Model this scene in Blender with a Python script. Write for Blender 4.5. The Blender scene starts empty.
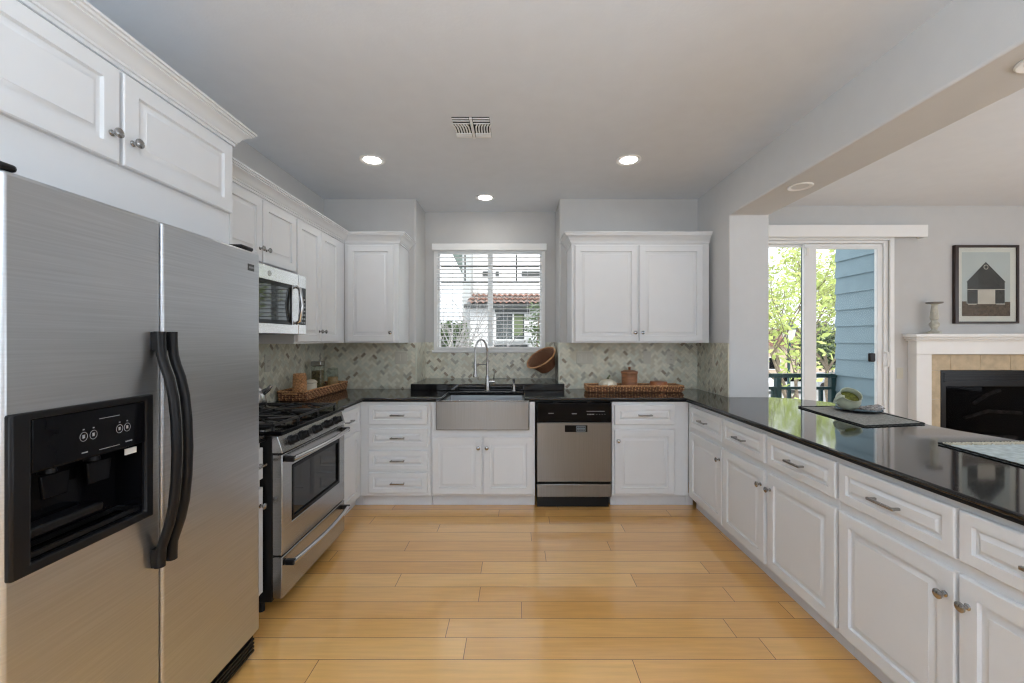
import bpy, bmesh, math, random
from mathutils import Vector, Matrix
random.seed(7)
PI = math.pi
S = bpy.context.scene
COL = S.collection

# ------------------------------------------------------------------ camera
EYE = 1.38
cam_d = bpy.data.cameras.new('camera')
cam_d.sensor_fit = 'HORIZONTAL'; cam_d.sensor_width = 36.0
cam_d.lens = 36.0 * 415.0 / 1024.0
cam_d.shift_x = -5.0 / 1024.0
cam_d.shift_y = -2.0 / 1024.0
cam_d.clip_start = 0.05; cam_d.clip_end = 300
cam = bpy.data.objects.new('camera', cam_d); COL.objects.link(cam)
cam.location = (0, 0, EYE); cam.rotation_euler = (PI / 2, 0, 0)
S.camera = cam

# ------------------------------------------------------------------ view, world, sun, daylight
S.view_settings.view_transform = 'Standard'; S.view_settings.look = 'None'
S.view_settings.gamma = 1.0; S.view_settings.use_curve_mapping = False
S.view_settings.exposure = 0.38
try:
    S.cycles.use_denoising = True
    S.cycles.max_bounces = 10; S.cycles.diffuse_bounces = 6; S.cycles.glossy_bounces = 5
    S.cycles.denoising_prefilter = 'ACCURATE'; S.cycles.filter_width = 1.2
    S.cycles.transparent_max_bounces = 16
    S.cycles.sample_clamp_indirect = 6.0
except Exception:
    pass
W = bpy.data.worlds.new('overcast_sky'); S.world = W; W.use_nodes = True
wn = W.node_tree; wn.nodes.clear()
wo = wn.nodes.new('ShaderNodeOutputWorld'); wb = wn.nodes.new('ShaderNodeBackground')
wt = wn.nodes.new('ShaderNodeTexCoord'); wns = wn.nodes.new('ShaderNodeTexNoise'); wr = wn.nodes.new('ShaderNodeValToRGB')
wns.inputs['Scale'].default_value = 2.2; wns.inputs['Detail'].default_value = 4
wr.color_ramp.elements[0].color = (0.80, 0.88, 1.0, 1); wr.color_ramp.elements[1].color = (1, 1, 1, 1)
wn.links.new(wt.outputs['Generated'], wns.inputs['Vector']); wn.links.new(wns.outputs['Fac'], wr.inputs['Fac'])
wn.links.new(wr.outputs['Color'], wb.inputs['Color']); wn.links.new(wb.outputs[0], wo.inputs[0])
wb.inputs['Strength'].default_value = 1.5

def light(name, kind, loc, rot, energy, color=(1, 1, 1), **kw):
    d = bpy.data.lights.new(name, kind); d.energy = energy; d.color = color
    for k, v in kw.items(): setattr(d, k, v)
    o = bpy.data.objects.new(name, d); COL.objects.link(o); o.location = loc; o.rotation_euler = rot
    return o
light('sun', 'SUN', (0, -10, 20), (math.radians(40), 0, math.radians(20)), 1.9, (1, 0.96, 0.9), angle=math.radians(6))
# daylight entering by the windows of the room behind the camera and of the living room
light('daylight_rear', 'AREA', (-0.78, -3.35, 1.55), (PI / 2, 0, 0), 24, (0.82, 0.91, 1.0), shape='RECTANGLE', size=1.4, size_y=1.7)
light('daylight_living_rear', 'AREA', (4.7, -3.35, 1.45), (PI / 2, 0, 0), 7, (0.80, 0.90, 1.0), shape='RECTANGLE', size=2.6, size_y=2.0)
light('daylight_living_side', 'AREA', (6.75, 1.0, 1.5), (PI / 2, 0, PI / 2), 18, (0.80, 0.90, 1.0), shape='RECTANGLE', size=3.0, size_y=1.7)
# added fill lamps behind the camera, aimed up to brighten the two ceilings
light('ceiling_bounce_fill', 'AREA', (0.1, -1.0, 1.55), (PI, 0, 0), 94, (0.76, 0.88, 1.0), shape='DISK', size=1.4)
light('ceiling_bounce_fill_living', 'AREA', (4.4, 0.2, 1.55), (PI, 0, 0), 54, (0.72, 0.86, 1.0), shape='DISK', size=1.4)

# ------------------------------------------------------------------ materials
MATS = {}
def mat(name, color, rough=0.5, metal=0.0, var=0.04, scale=8.0, bump=0.0, bump_scale=60.0, spec=0.5,
        coat=0.0, emit=None, emit_s=0.0, stretch=None, aniso=0.0):
    m = bpy.data.materials.new(name); m.use_nodes = True; nt = m.node_tree
    b = nt.nodes['Principled BSDF']
    tc = nt.nodes.new('ShaderNodeTexCoord'); mp = nt.nodes.new('ShaderNodeMapping')
    nt.links.new(tc.outputs['Object'], mp.inputs['Vector'])
    if stretch: mp.inputs['Scale'].default_value = stretch
    n = nt.nodes.new('ShaderNodeTexNoise'); n.inputs['Scale'].default_value = scale; n.inputs['Detail'].default_value = 3
    nt.links.new(mp.outputs[0], n.inputs['Vector'])
    r = nt.nodes.new('ShaderNodeValToRGB')
    c = Vector(color)
    lo = [max(0, x * (1 - var)) for x in c]; hi = [min(1, x * (1 + var)) for x in c]
    r.color_ramp.elements[0].position = 0.3; r.color_ramp.elements[1].position = 0.7
    r.color_ramp.elements[0].color = (*lo, 1); r.color_ramp.elements[1].color = (*hi, 1)
    nt.links.new(n.outputs['Fac'], r.inputs['Fac']); nt.links.new(r.outputs['Color'], b.inputs['Base Color'])
    b.inputs['Roughness'].default_value = rough; b.inputs['Metallic'].default_value = metal
    b.inputs['Specular IOR Level'].default_value = spec
    b.inputs['Coat Weight'].default_value = coat; b.inputs['Coat Roughness'].default_value = 0.08
    if aniso: b.inputs['Anisotropic'].default_value = aniso
    if bump:
        n2 = nt.nodes.new('ShaderNodeTexNoise'); n2.inputs['Scale'].default_value = bump_scale; n2.inputs['Detail'].default_value = 4
        nt.links.new(mp.outputs[0], n2.inputs['Vector'])
        bp = nt.nodes.new('ShaderNodeBump'); bp.inputs['Strength'].default_value = bump; bp.inputs['Distance'].default_value = 0.004
        nt.links.new(n2.outputs['Fac'], bp.inputs['Height']); nt.links.new(bp.outputs[0], b.inputs['Normal'])
    if emit:
        b.inputs['Emission Color'].default_value = (*emit, 1); b.inputs['Emission Strength'].default_value = emit_s
    MATS[name] = m
    return m

wall_m = mat('wall_paint', (0.55, 0.548, 0.54), 0.75, var=0.015, bump=0.12, bump_scale=90)
ceil_m = mat('ceiling_paint', (0.72, 0.755, 0.80), 0.85, var=0.015, bump=0.15, bump_scale=70)
white_m = mat('cabinet_white_paint', (0.72, 0.735, 0.75), 0.38, var=0.01)
beam_m = mat('beam_paint', (0.63, 0.635, 0.635), 0.8, var=0.015, bump=0.12, bump_scale=80)
trim_m = mat('trim_white_paint', (0.84, 0.84, 0.83), 0.4, var=0.01)
kick_m = mat('toe_kick_paint', (0.68, 0.70, 0.73), 0.5, var=0.02)
plastic_w = mat('white_plastic', (0.80, 0.79, 0.75), 0.35, var=0.01)
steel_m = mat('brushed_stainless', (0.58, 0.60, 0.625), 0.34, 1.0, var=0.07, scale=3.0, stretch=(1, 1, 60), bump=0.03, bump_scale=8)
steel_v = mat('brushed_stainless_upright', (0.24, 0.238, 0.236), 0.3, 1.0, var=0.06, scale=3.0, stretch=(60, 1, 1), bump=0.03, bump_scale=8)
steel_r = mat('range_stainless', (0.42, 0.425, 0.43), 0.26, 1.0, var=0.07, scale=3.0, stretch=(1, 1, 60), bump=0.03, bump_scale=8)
steel_l = mat('polished_stainless', (0.62, 0.62, 0.63), 0.22, 1.0, var=0.03)
nickel_m = mat('satin_nickel', (0.38, 0.375, 0.37), 0.25, 1.0, var=0.03)
black_m = mat('black_plastic', (0.008, 0.008, 0.009), 0.32, var=0.1, spec=0.25)
blackg_m = mat('black_gloss', (0.004, 0.004, 0.005), 0.10, var=0.1, spec=0.12)
iron_m = mat('cast_iron', (0.022, 0.022, 0.023), 0.35, var=0.2, bump=0.2)
stone_m = mat('black_granite', (0.010, 0.010, 0.011), 0.06, var=0.5, scale=180, spec=0.7)
grout_m = mat('grout', (0.55, 0.53, 0.46), 0.8)
tileA = mat('marble_tile_cream', (0.70, 0.68, 0.56), 0.28, var=0.06, scale=30)
tileB = mat('marble_tile_pale_green', (0.61, 0.62, 0.52), 0.28, var=0.06, scale=30)
tileC = mat('marble_tile_sand', (0.57, 0.54, 0.42), 0.28, var=0.06, scale=30)
tileD = mat('marble_tile_grey', (0.40, 0.39, 0.32), 0.28, var=0.1, scale=30)
tileE = mat('marble_tile_brown', (0.30, 0.25, 0.18), 0.28, var=0.1, scale=30)
wick_m = mat('wicker_brown', (0.33, 0.15, 0.065), 0.6, var=0.55, scale=60)
wickd_m = mat('wicker_dark', (0.20, 0.085, 0.04), 0.6, var=0.5, scale=50)
wickl_m = mat('wicker_pale', (0.55, 0.30, 0.14), 0.6, var=0.4, scale=70)
wood_m = mat('turned_wood', (0.26, 0.11, 0.05), 0.4, var=0.35, scale=12, stretch=(1, 1, 6))
cork_m = mat('cork', (0.58, 0.36, 0.17), 0.7, var=0.25, scale=50)
cream_m = mat('cream_ceramic', (0.60, 0.56, 0.45), 0.35, var=0.05)
sage_m = mat('sage_ceramic', (0.42, 0.46, 0.36), 0.3, var=0.1, scale=20)
stonec_m = mat('weathered_stone', (0.50, 0.50, 0.44), 0.8, var=0.15, scale=25, bump=0.3)
travert_m = mat('travertine', (0.50, 0.40, 0.26), 0.5, var=0.16, scale=14)
pump_m = mat('pale_pumpkin_skin', (0.66, 0.62, 0.50), 0.5, var=0.06)
stem_m = mat('pumpkin_stem', (0.14, 0.15, 0.08), 0.7)
mat_m = mat('woven_grey_cloth', (0.27, 0.27, 0.25), 0.9, var=0.35, scale=120, bump=0.4, bump_scale=300)
matp_m = mat('pale_woven_cloth', (0.44, 0.50, 0.50), 0.9, var=0.2, scale=40, bump=0.4, bump_scale=300)
fringe_m = mat('black_edging', (0.012, 0.014, 0.014), 0.8)
napkin_m = mat('patterned_napkin', (0.30, 0.29, 0.29), 0.8, var=0.7, scale=90)
moss_m = mat('green_moss', (0.12, 0.13, 0.02), 0.9, var=0.5, scale=80, bump=0.5)
frame_m = mat('dark_brown_frame', (0.03, 0.015, 0.012), 0.35, var=0.2)
paper_m = mat('mat_board', (0.66, 0.68, 0.62), 0.8, var=0.01)
pr_sky = mat('print_sky', (0.47, 0.53, 0.52), 0.7, var=0.04, scale=4)
pr_barn = mat('print_barn', (0.045, 0.048, 0.045), 0.7, var=0.2, scale=30)
pr_field = mat('print_field', (0.10, 0.075, 0.05), 0.7, var=0.35, scale=30)
pr_door = mat('print_door', (0.55, 0.53, 0.46), 0.7, var=0.06)
blue_m = mat('blue_siding_paint', (0.215, 0.31, 0.36), 0.6, var=0.04)
dgreen_m = mat('dark_green_paint', (0.018, 0.06, 0.065), 0.4, var=0.1)
vinyl_m = mat('white_vinyl', (0.82, 0.83, 0.83), 0.35, var=0.01)
blind_m = mat('blind_slat_white', (0.84, 0.85, 0.85), 0.45, var=0.01)
stucco_m = mat('white_stucco', (0.80, 0.80, 0.80), 0.9, var=0.05, bump=0.3)
terra_m = mat('terracotta_tiles', (0.27, 0.15, 0.115), 0.8, var=0.45, scale=6)
dark_m = mat('dark_bronze', (0.05, 0.055, 0.055), 0.5)
curt_m = mat('green_curtain', (0.16, 0.20, 0.11), 0.8, var=0.1)
bark_m = mat('bark', (0.24, 0.19, 0.14), 0.9, var=0.3, scale=15, bump=0.4)
barkp_m = mat('pale_bark', (0.38, 0.36, 0.35), 0.9, var=0.3, scale=15)
leaf_m = mat('spring_leaves', (0.44, 0.52, 0.15), 0.6, var=0.35, scale=3)
leafd_m = mat('dark_leaves', (0.08, 0.12, 0.05), 0.6, var=0.5, scale=3)
asph_m = mat('pale_asphalt', (0.45, 0.45, 0.44), 0.9, var=0.1)
carw_m = mat('white_car_paint', (0.75, 0.77, 0.78), 0.25, coat=0.5)
cars_m = mat('silver_car_paint', (0.35, 0.38, 0.42), 0.25, coat=0.5)
tire_m = mat('tyre_rubber', (0.02, 0.02, 0.02), 0.8)
lampg_m = mat('lantern_glass', (0.75, 0.72, 0.66), 0.3)
emit_m = mat('lamp_lens', (1, 1, 1), 0.5, emit=(1.0, 0.97, 0.92), emit_s=14)
lensoff_m = mat('unlit_lens', (0.66, 0.66, 0.65), 0.5)
hole_m = mat('vent_dark', (0.015, 0.015, 0.015), 0.9)
print_m = mat('pale_printing', (0.30, 0.31, 0.32), 0.5)
wickh_m = mat('badge_blue_grey', (0.14, 0.18, 0.22), 0.4)
log_m = mat('ceramic_log', (0.42, 0.38, 0.36), 0.9, var=0.5, scale=20, bump=0.5)

def glass_mat(name, tint=(1, 1, 1), fac=0.07, rough=0.0, mul=0.3):
    m = bpy.data.materials.new(name); m.use_nodes = True; nt = m.node_tree; nt.nodes.clear()
    o = nt.nodes.new('ShaderNodeOutputMaterial'); mx = nt.nodes.new('ShaderNodeMixShader')
    t = nt.nodes.new('ShaderNodeBsdfTransparent'); g = nt.nodes.new('ShaderNodeBsdfGlossy')
    lw = nt.nodes.new('ShaderNodeLayerWeight'); lw.inputs['Blend'].default_value = 0.25
    ma = nt.nodes.new('ShaderNodeMath'); ma.operation = 'MULTIPLY_ADD'; ma.inputs[1].default_value = mul; ma.inputs[2].default_value = fac
    nt.links.new(lw.outputs['Fresnel'], ma.inputs[0]); nt.links.new(ma.outputs[0], mx.inputs[0])
    t.inputs[0].default_value = (*tint, 1); g.inputs['Roughness'].default_value = rough
    nt.links.new(t.outputs[0], mx.inputs[1]); nt.links.new(g.outputs[0], mx.inputs[2]); nt.links.new(mx.outputs[0], o.inputs[0])
    return m
glass_m = glass_mat('clear_glass', (0.98, 0.99, 0.985), 0.0, mul=0.15)
jar_m = glass_mat('jar_glass', (0.86, 0.90, 0.87), 0.08)
smoke_m = glass_mat('smoked_glass', (0.42, 0.42, 0.43), 0.0, mul=0.08)
picg_m = glass_mat('picture_glass', (0.98, 0.98, 0.98), 0.0, mul=0.03)
plate_m = mat('almond_plastic', (0.56, 0.54, 0.46), 0.35, var=0.01)
oven_m = mat('oven_glass', (0.008, 0.008, 0.009), 0.04, spec=0.45)
mwglass_m = mat('microwave_glass', (0.05, 0.055, 0.055), 0.03, metal=0.6)

def floor_mat():
    m = bpy.data.materials.new('maple_planks'); m.use_nodes = True; nt = m.node_tree; b = nt.nodes['Principled BSDF']
    N = lambda t: nt.nodes.new(t)
    def math_(op, a=None, bb=None, v2=None):
        n = N('ShaderNodeMath'); n.operation = op
        for i, x in enumerate((a, bb, v2)):
            if x is None: continue
            if isinstance(x, (int, float)): n.inputs[i].default_value = x
            else: nt.links.new(x, n.inputs[i])
        return n.outputs[0]
    tc = N('ShaderNodeTexCoord'); sp = N('ShaderNodeSeparateXYZ'); nt.links.new(tc.outputs['Object'], sp.inputs[0])
    PW = 0.1315; PL = 1.35
    yy = math_('DIVIDE', math_('ADD', sp.outputs['Y'], 20.0 - (2.052 % PW) + 0.0), PW)
    # 20 is not a whole number of planks: shift so that a joint falls on Y = 2.052
    yy = math_('DIVIDE', math_('SUBTRACT', sp.outputs['Y'], 2.052 - 60 * PW), PW)
    row = math_('FLOOR', yy); fy = math_('FRACT', yy)
    wn_ = N('ShaderNodeTexWhiteNoise'); wn_.noise_dimensions = '1D'; nt.links.new(row, wn_.inputs['W'])
    xx = math_('DIVIDE', math_('ADD', sp.outputs['X'], math_('MULTIPLY_ADD', wn_.outputs['Value'], 7.0, 40.0)), PL)
    ix = math_('FLOOR', xx); fx = math_('FRACT', xx)
    cv = N('ShaderNodeCombineXYZ'); nt.links.new(row, cv.inputs[0]); nt.links.new(ix, cv.inputs[1])
    w2 = N('ShaderNodeTexWhiteNoise'); w2.noise_dimensions = '3D'; nt.links.new(cv.outputs[0], w2.inputs['Vector'])
    ramp = N('ShaderNodeValToRGB')
    e = ramp.color_ramp.elements
    e[0].color = (0.72, 0.378, 0.105, 1); e[1].color = (0.82, 0.475, 0.155, 1)
    e2 = ramp.color_ramp.elements.new(0.5); e2.color = (0.77, 0.422, 0.127, 1)
    nt.links.new(w2.outputs['Value'], ramp.inputs['Fac'])
    # grain
    mp = N('ShaderNodeMapping'); mp.inputs['Scale'].default_value = (1.6, 22, 1)
    av = N('ShaderNodeVectorMath'); av.operation = 'ADD'; nt.links.new(tc.outputs['Object'], av.inputs[0])
    sc = N('ShaderNodeVectorMath'); sc.operation = 'SCALE'; sc.inputs['Scale'].default_value = 9.0
    nt.links.new(w2.outputs['Color'], sc.inputs[0]); nt.links.new(sc.outputs[0], av.inputs[1])
    nt.links.new(av.outputs[0], mp.inputs['Vector'])
    ns = N('ShaderNodeTexNoise'); ns.inputs['Scale'].default_value = 2.5; ns.inputs['Detail'].default_value = 5
    nt.links.new(mp.outputs[0], ns.inputs['Vector'])
    g = N('ShaderNodeMapRange'); g.inputs['From Min'].default_value = 0.25; g.inputs['From Max'].default_value = 0.75
    g.inputs['To Min'].default_value = 0.90; g.inputs['To Max'].default_value = 1.07
    nt.links.new(ns.outputs['Fac'], g.inputs['Value'])
    mul = N('ShaderNodeVectorMath'); mul.operation = 'SCALE'; nt.links.new(ramp.outputs['Color'], mul.inputs[0]); nt.links.new(g.outputs[0], mul.inputs['Scale'])
    # joints
    ey = math_('MINIMUM', fy, math_('SUBTRACT', 1.0, fy)); ex = math_('MINIMUM', fx, math_('SUBTRACT', 1.0, fx))
    jy = math_('LESS_THAN', ey, 0.0016 / PW); jx = math_('LESS_THAN', ex, 0.0016 / PL)
    j = math_('MAXIMUM', jy, jx)
    mix = N('ShaderNodeMix'); mix.data_type = 'RGBA'; nt.links.new(j, mix.inputs['Factor'])
    nt.links.new(mul.outputs[0], mix.inputs['A']); mix.inputs['B'].default_value = (0.20, 0.10, 0.04, 1)
    nt.links.new(mix.outputs['Result'], b.inputs['Base Color'])
    b.inputs['Roughness'].default_value = 0.28; b.inputs['Coat Weight'].default_value = 1.0; b.inputs['Coat Roughness'].default_value = 0.12; b.inputs['Coat IOR'].default_value = 1.75
    return m
floor_m = floor_mat()

def siding_mat():
    return blue_m

# ------------------------------------------------------------------ mesh builder
class MB:
    def __init__(self): self.bm = bmesh.new(); self.mi = 0
    def face(self, vs):
        try:
            f = self.bm.faces.new(vs); f.material_index = self.mi; return f
        except ValueError: return None
    def box(self, x0, x1, y0, y1, z0, z1):
        if x0 > x1: x0, x1 = x1, x0
        if y0 > y1: y0, y1 = y1, y0
        if z0 > z1: z0, z1 = z1, z0
        v = [self.bm.verts.new(p) for p in ((x0,y0,z0),(x1,y0,z0),(x1,y1,z0),(x0,y1,z0),(x0,y0,z1),(x1,y0,z1),(x1,y1,z1),(x0,y1,z1))]
        for q in ((3,2,1,0),(4,5,6,7),(0,1,5,4),(1,2,6,5),(2,3,7,6),(3,0,4,7)): self.face([v[i] for i in q])
        return self
    def frame(self, x0, x1, z0, z1, hx0, hx1, hz0, hz1, y0, y1):
        """rectangular slab in XZ with a rectangular hole, from y0 (front) to y1"""
        o = [(x0,z0),(x1,z0),(x1,z1),(x0,z1)]; h = [(hx0,hz0),(hx1,hz0),(hx1,hz1),(hx0,hz1)]
        mk = lambda pts, y: [self.bm.verts.new((p[0], y, p[1])) for p in pts]
        of, hf, ob, hb = mk(o,y0), mk(h,y0), mk(o,y1), mk(h,y1)
        for i in range(4):
            j = (i+1) % 4
            self.face([of[i], of[j], hf[j], hf[i]]); self.face([ob[j], ob[i], hb[i], hb[j]])
            self.face([of[j], of[i], ob[i], ob[j]]); self.face([hf[i], hf[j], hb[j], hb[i]])
        return self
    def rings(self, rings, cap0=True, cap1=True, closed=True):
        vs = [[self.bm.verts.new(p) for p in r] for r in rings]
        n = len(vs[0])
        for a, b in zip(vs, vs[1:]):
            for i in range(n if closed else n-1):
                self.face([a[i], a[(i+1) % n], b[(i+1) % n], b[i]])
        if cap0: self.face(list(reversed(vs[0])))
        if cap1: self.face(vs[-1])
        return self
    def lathe(self, prof, c=(0,0,0), axis='Z', seg=24, cap0=True, cap1=True):
        rs = []
        for r, h in prof:
            ring = []
            for i in range(seg):
                a = 2*PI*i/seg; u, v = max(r,1e-4)*math.cos(a), max(r,1e-4)*math.sin(a)
                if axis == 'Z': p = (u, v, h)
                elif axis == '-Y': p = (u, -h, v)
                elif axis == 'X': p = (h, u, v)
                else: p = (-h, -u, v)
                ring.append((c[0]+p[0], c[1]+p[1], c[2]+p[2]))
            rs.append(ring)
        return self.rings(rs, cap0, cap1)
    def tube(self, pts, r, seg=8, closed=False, caps=True):
        pts = [Vector(p) for p in pts]; n = len(pts)
        rs = []; up = None
        for i, p in enumerate(pts):
            if closed: t = pts[(i+1) % n] - pts[i-1]
            else: t = pts[min(i+1, n-1)] - pts[max(i-1, 0)]
            if t.length < 1e-9: t = Vector((0,0,1))
            t.normalize()
            if up is None:
                up = Vector((0,0,1)) if abs(t.z) < 0.9 else Vector((1,0,0))
            a = (up - t*up.dot(t))
            if a.length < 1e-6: a = t.orthogonal()
            a.normalize(); up = a; b = t.cross(a)
            rr = r[i] if isinstance(r, (list, tuple)) else r
            rs.append([p + (a*math.cos(2*PI*k/seg) + b*math.sin(2*PI*k/seg))*rr for k in range(seg)])
        if closed:
            rs.append(rs[0]); return self.rings(rs, False, False)
        return self.rings(rs, caps, caps)
    def prism(self, poly, z0, z1, axis='Z'):
        def P(p, h): return (p[0], p[1], h) if axis == 'Z' else ((p[0], h, p[1]) if axis == 'Y' else (h, p[0], p[1]))
        a = [self.bm.verts.new(P(p, z0)) for p in poly]; b = [self.bm.verts.new(P(p, z1)) for p in poly]
        n = len(poly)
        self.face(list(reversed(a))); self.face(b)
        for i in range(n): self.face([a[i], a[(i+1)%n], b[(i+1)%n], b[i]])
        return self
    def panel(self, x0, x1, z0, z1, yf=-0.02, yb=-0.0005, rail=0.053, raise_=0.020):
        def R(i, y): return [(x0+i, y, z0+i), (x1-i, y, z0+i), (x1-i, y, z1-i), (x0+i, y, z1-i)]
        s = rail
        rs = [R(0, yb), R(0, yf+0.004), R(0.004, yf), R(s, yf), R(s+0.003, yf+0.011), R(s+0.010, yf+0.0115), R(s+0.010+raise_, yf+0.003), R(s+0.0115+raise_, yf+0.001)]
        return self.rings(rs)
    def sweep(self, path, prof):
        """profile (out, z) swept along an XY path, out = right-hand side, mitred corners"""
        P = [Vector((p[0], p[1])) for p in path]; n = len(P); rs = []
        for i, p in enumerate(P):
            d0 = (P[i] - P[i-1]).normalized() if i > 0 else (P[1]-P[0]).normalized()
            d1 = (P[i+1] - P[i]).normalized() if i < n-1 else d0
            n0 = Vector((d0.y, -d0.x)); n1 = Vector((d1.y, -d1.x))
            m = (n0 + n1); m = m / m.dot(n0) if m.length > 1e-6 else n0
            rs.append([(p.x + m.x*o, p.y + m.y*o, z) for o, z in prof])
        return self.rings(rs)
    def build(self, name, m, parent=None, loc=None, rot=None, bevel=0.0, smooth=True, seg=2, kind=None):
        bmesh.ops.recalc_face_normals(self.bm, faces=self.bm.faces)
        me = bpy.data.meshes.new(name); self.bm.to_mesh(me); self.bm.free()
        for x in (m if isinstance(m, (list, tuple)) else [m]): me.materials.append(x)
        if smooth:
            me.shade_smooth()
            try: me.set_sharp_from_angle(angle=0.6)
            except Exception: pass
        o = bpy.data.objects.new(name, me); COL.objects.link(o)
        if parent: o.parent = parent
        if loc is not None: o.location = loc
        if rot is not None: o.rotation_euler = rot
        if bevel:
            b = o.modifiers.new('bevel', 'BEVEL'); b.width = bevel; b.segments = seg; b.limit_method = 'ANGLE'; b.angle_limit = 0.6
            b.harden_normals = False
        if kind: o['kind'] = kind
        return o

def thing(name, label, cat, loc=(0,0,0), rz=0.0, group=None):
    o = bpy.data.objects.new(name, None); COL.objects.link(o); o.location = loc; o.rotation_euler = (0,0,rz)
    o['label'] = label; o['category'] = cat
    if group: o['group'] = group
    return o
def tag(o, label, cat, group=None, kind=None):
    o['label'] = label; o['category'] = cat
    if group: o['group'] = group
    if kind: o['kind'] = kind
    return o
def dup(root, loc, rz, label, group=None):
    r = root.copy(); COL.objects.link(r); r.location = loc; r.rotation_euler = (0,0,rz); r['label'] = label
    if group: r['group'] = group
    for ch in list(root.children):
        c = ch.copy(); COL.objects.link(c); c.parent = r
        for g in list(ch.children):
            d = g.copy(); COL.objects.link(d); d.parent = c
    return r
def struct(o): o['kind'] = 'structure'; return o

# ------------------------------------------------------------------ layout numbers
XL = -1.87; YB = 4.02; YA = 4.43; XP = 1.75; XP2 = 2.085; YP = 3.43
HC = 2.74; HL = 2.80; SOF = 2.41
AX0, AX1 = -0.98, 0.41
REAR = -3.5; XR = 6.9
CT0, CT1 = 0.872, 0.904

# ------------------------------------------------------------------ structure
struct(MB().box(XL-0.1, XR+0.1, REAR-0.1, YA+0.12, -0.06, 0).build('floor', floor_m, smooth=False))
struct(MB().box(XL-0.1, XP, REAR-0.1, YA+0.12, HC, HC+0.12).build('ceiling', ceil_m, smooth=False))
struct(MB().box(XP2, XR+0.1, REAR-0.1, YA+0.12, HL, HL+0.12).build('ceiling', ceil_m, smooth=False))
wl = struct(MB().box(XL-0.1, XL, REAR-0.1, YA+0.12, 0, HC).build('wall_left', wall_m, smooth=False))
wb1 = struct(MB().box(XL-0.05, AX0, YB, YA+0.12, -0.04, HC+0.05).build('wall_back', wall_m, bevel=0.018, seg=3))
wb2 = struct(MB().box(AX1, XP+0.05, YB, YA+0.12, -0.04, HC+0.05).build('wall_back', wall_m, bevel=0.018, seg=3))
WX0, WX1, WZ0, WZ1 = -0.855, 0.270, 1.275, 2.33
wa = struct(MB().frame(AX0, AX1, 0, HC, WX0, WX1, WZ0, WZ1, YA, YA+0.12).build('wall_back', wall_m, smooth=False))
wr_ = struct(MB().prism([(REAR-0.05, SOF), (YP, SOF), (YP, -0.05), (YA+0.12, -0.05), (YA+0.12, HL+0.15), (REAR-0.05, HL+0.15)], XP, XP2, 'X').build('wall_right', beam_m, bevel=0.012, seg=3))
DX0, DX1, DZ1 = 2.13, 3.97, 2.44
wv = struct(MB().prism([(XP2,0),(DX0,0),(DX0,DZ1),(DX1,DZ1),(DX1,0),(XR,0),(XR,HL),(XP2,HL)], YA, YA+0.12, 'Y').build('wall_back', wall_m, smooth=False))
struct(MB().frame(REAR, YA, 0, HL, -0.6, 2.6, 0.6, 2.4, XR, XR+0.12).build('wall_right', wall_m, smooth=False))
ws = S.objects['wall_right.001']
# the frame() above lies in XZ: turn its axes so that it stands along Y
for v in ws.data.vertices: v.co = Vector((v.co.y, v.co.x, v.co.z))
struct(MB().frame(XL, XP2, 0, HC, -1.5, -0.05, 0.7, 2.4, REAR-0.1, REAR).build('wall_rear', wall_m, smooth=False))
struct(MB().frame(XP2, XR, 0, HL, 3.4, 6.0, 0.4, 2.45, REAR-0.1, REAR).build('wall_rear', wall_m, smooth=False))
# baseboards of the living side
struct(MB().box(DX1+0.05, 4.15, YA-0.015, YA, 0, 0.1).build('baseboard_back', trim_m, bevel=0.003))

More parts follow.
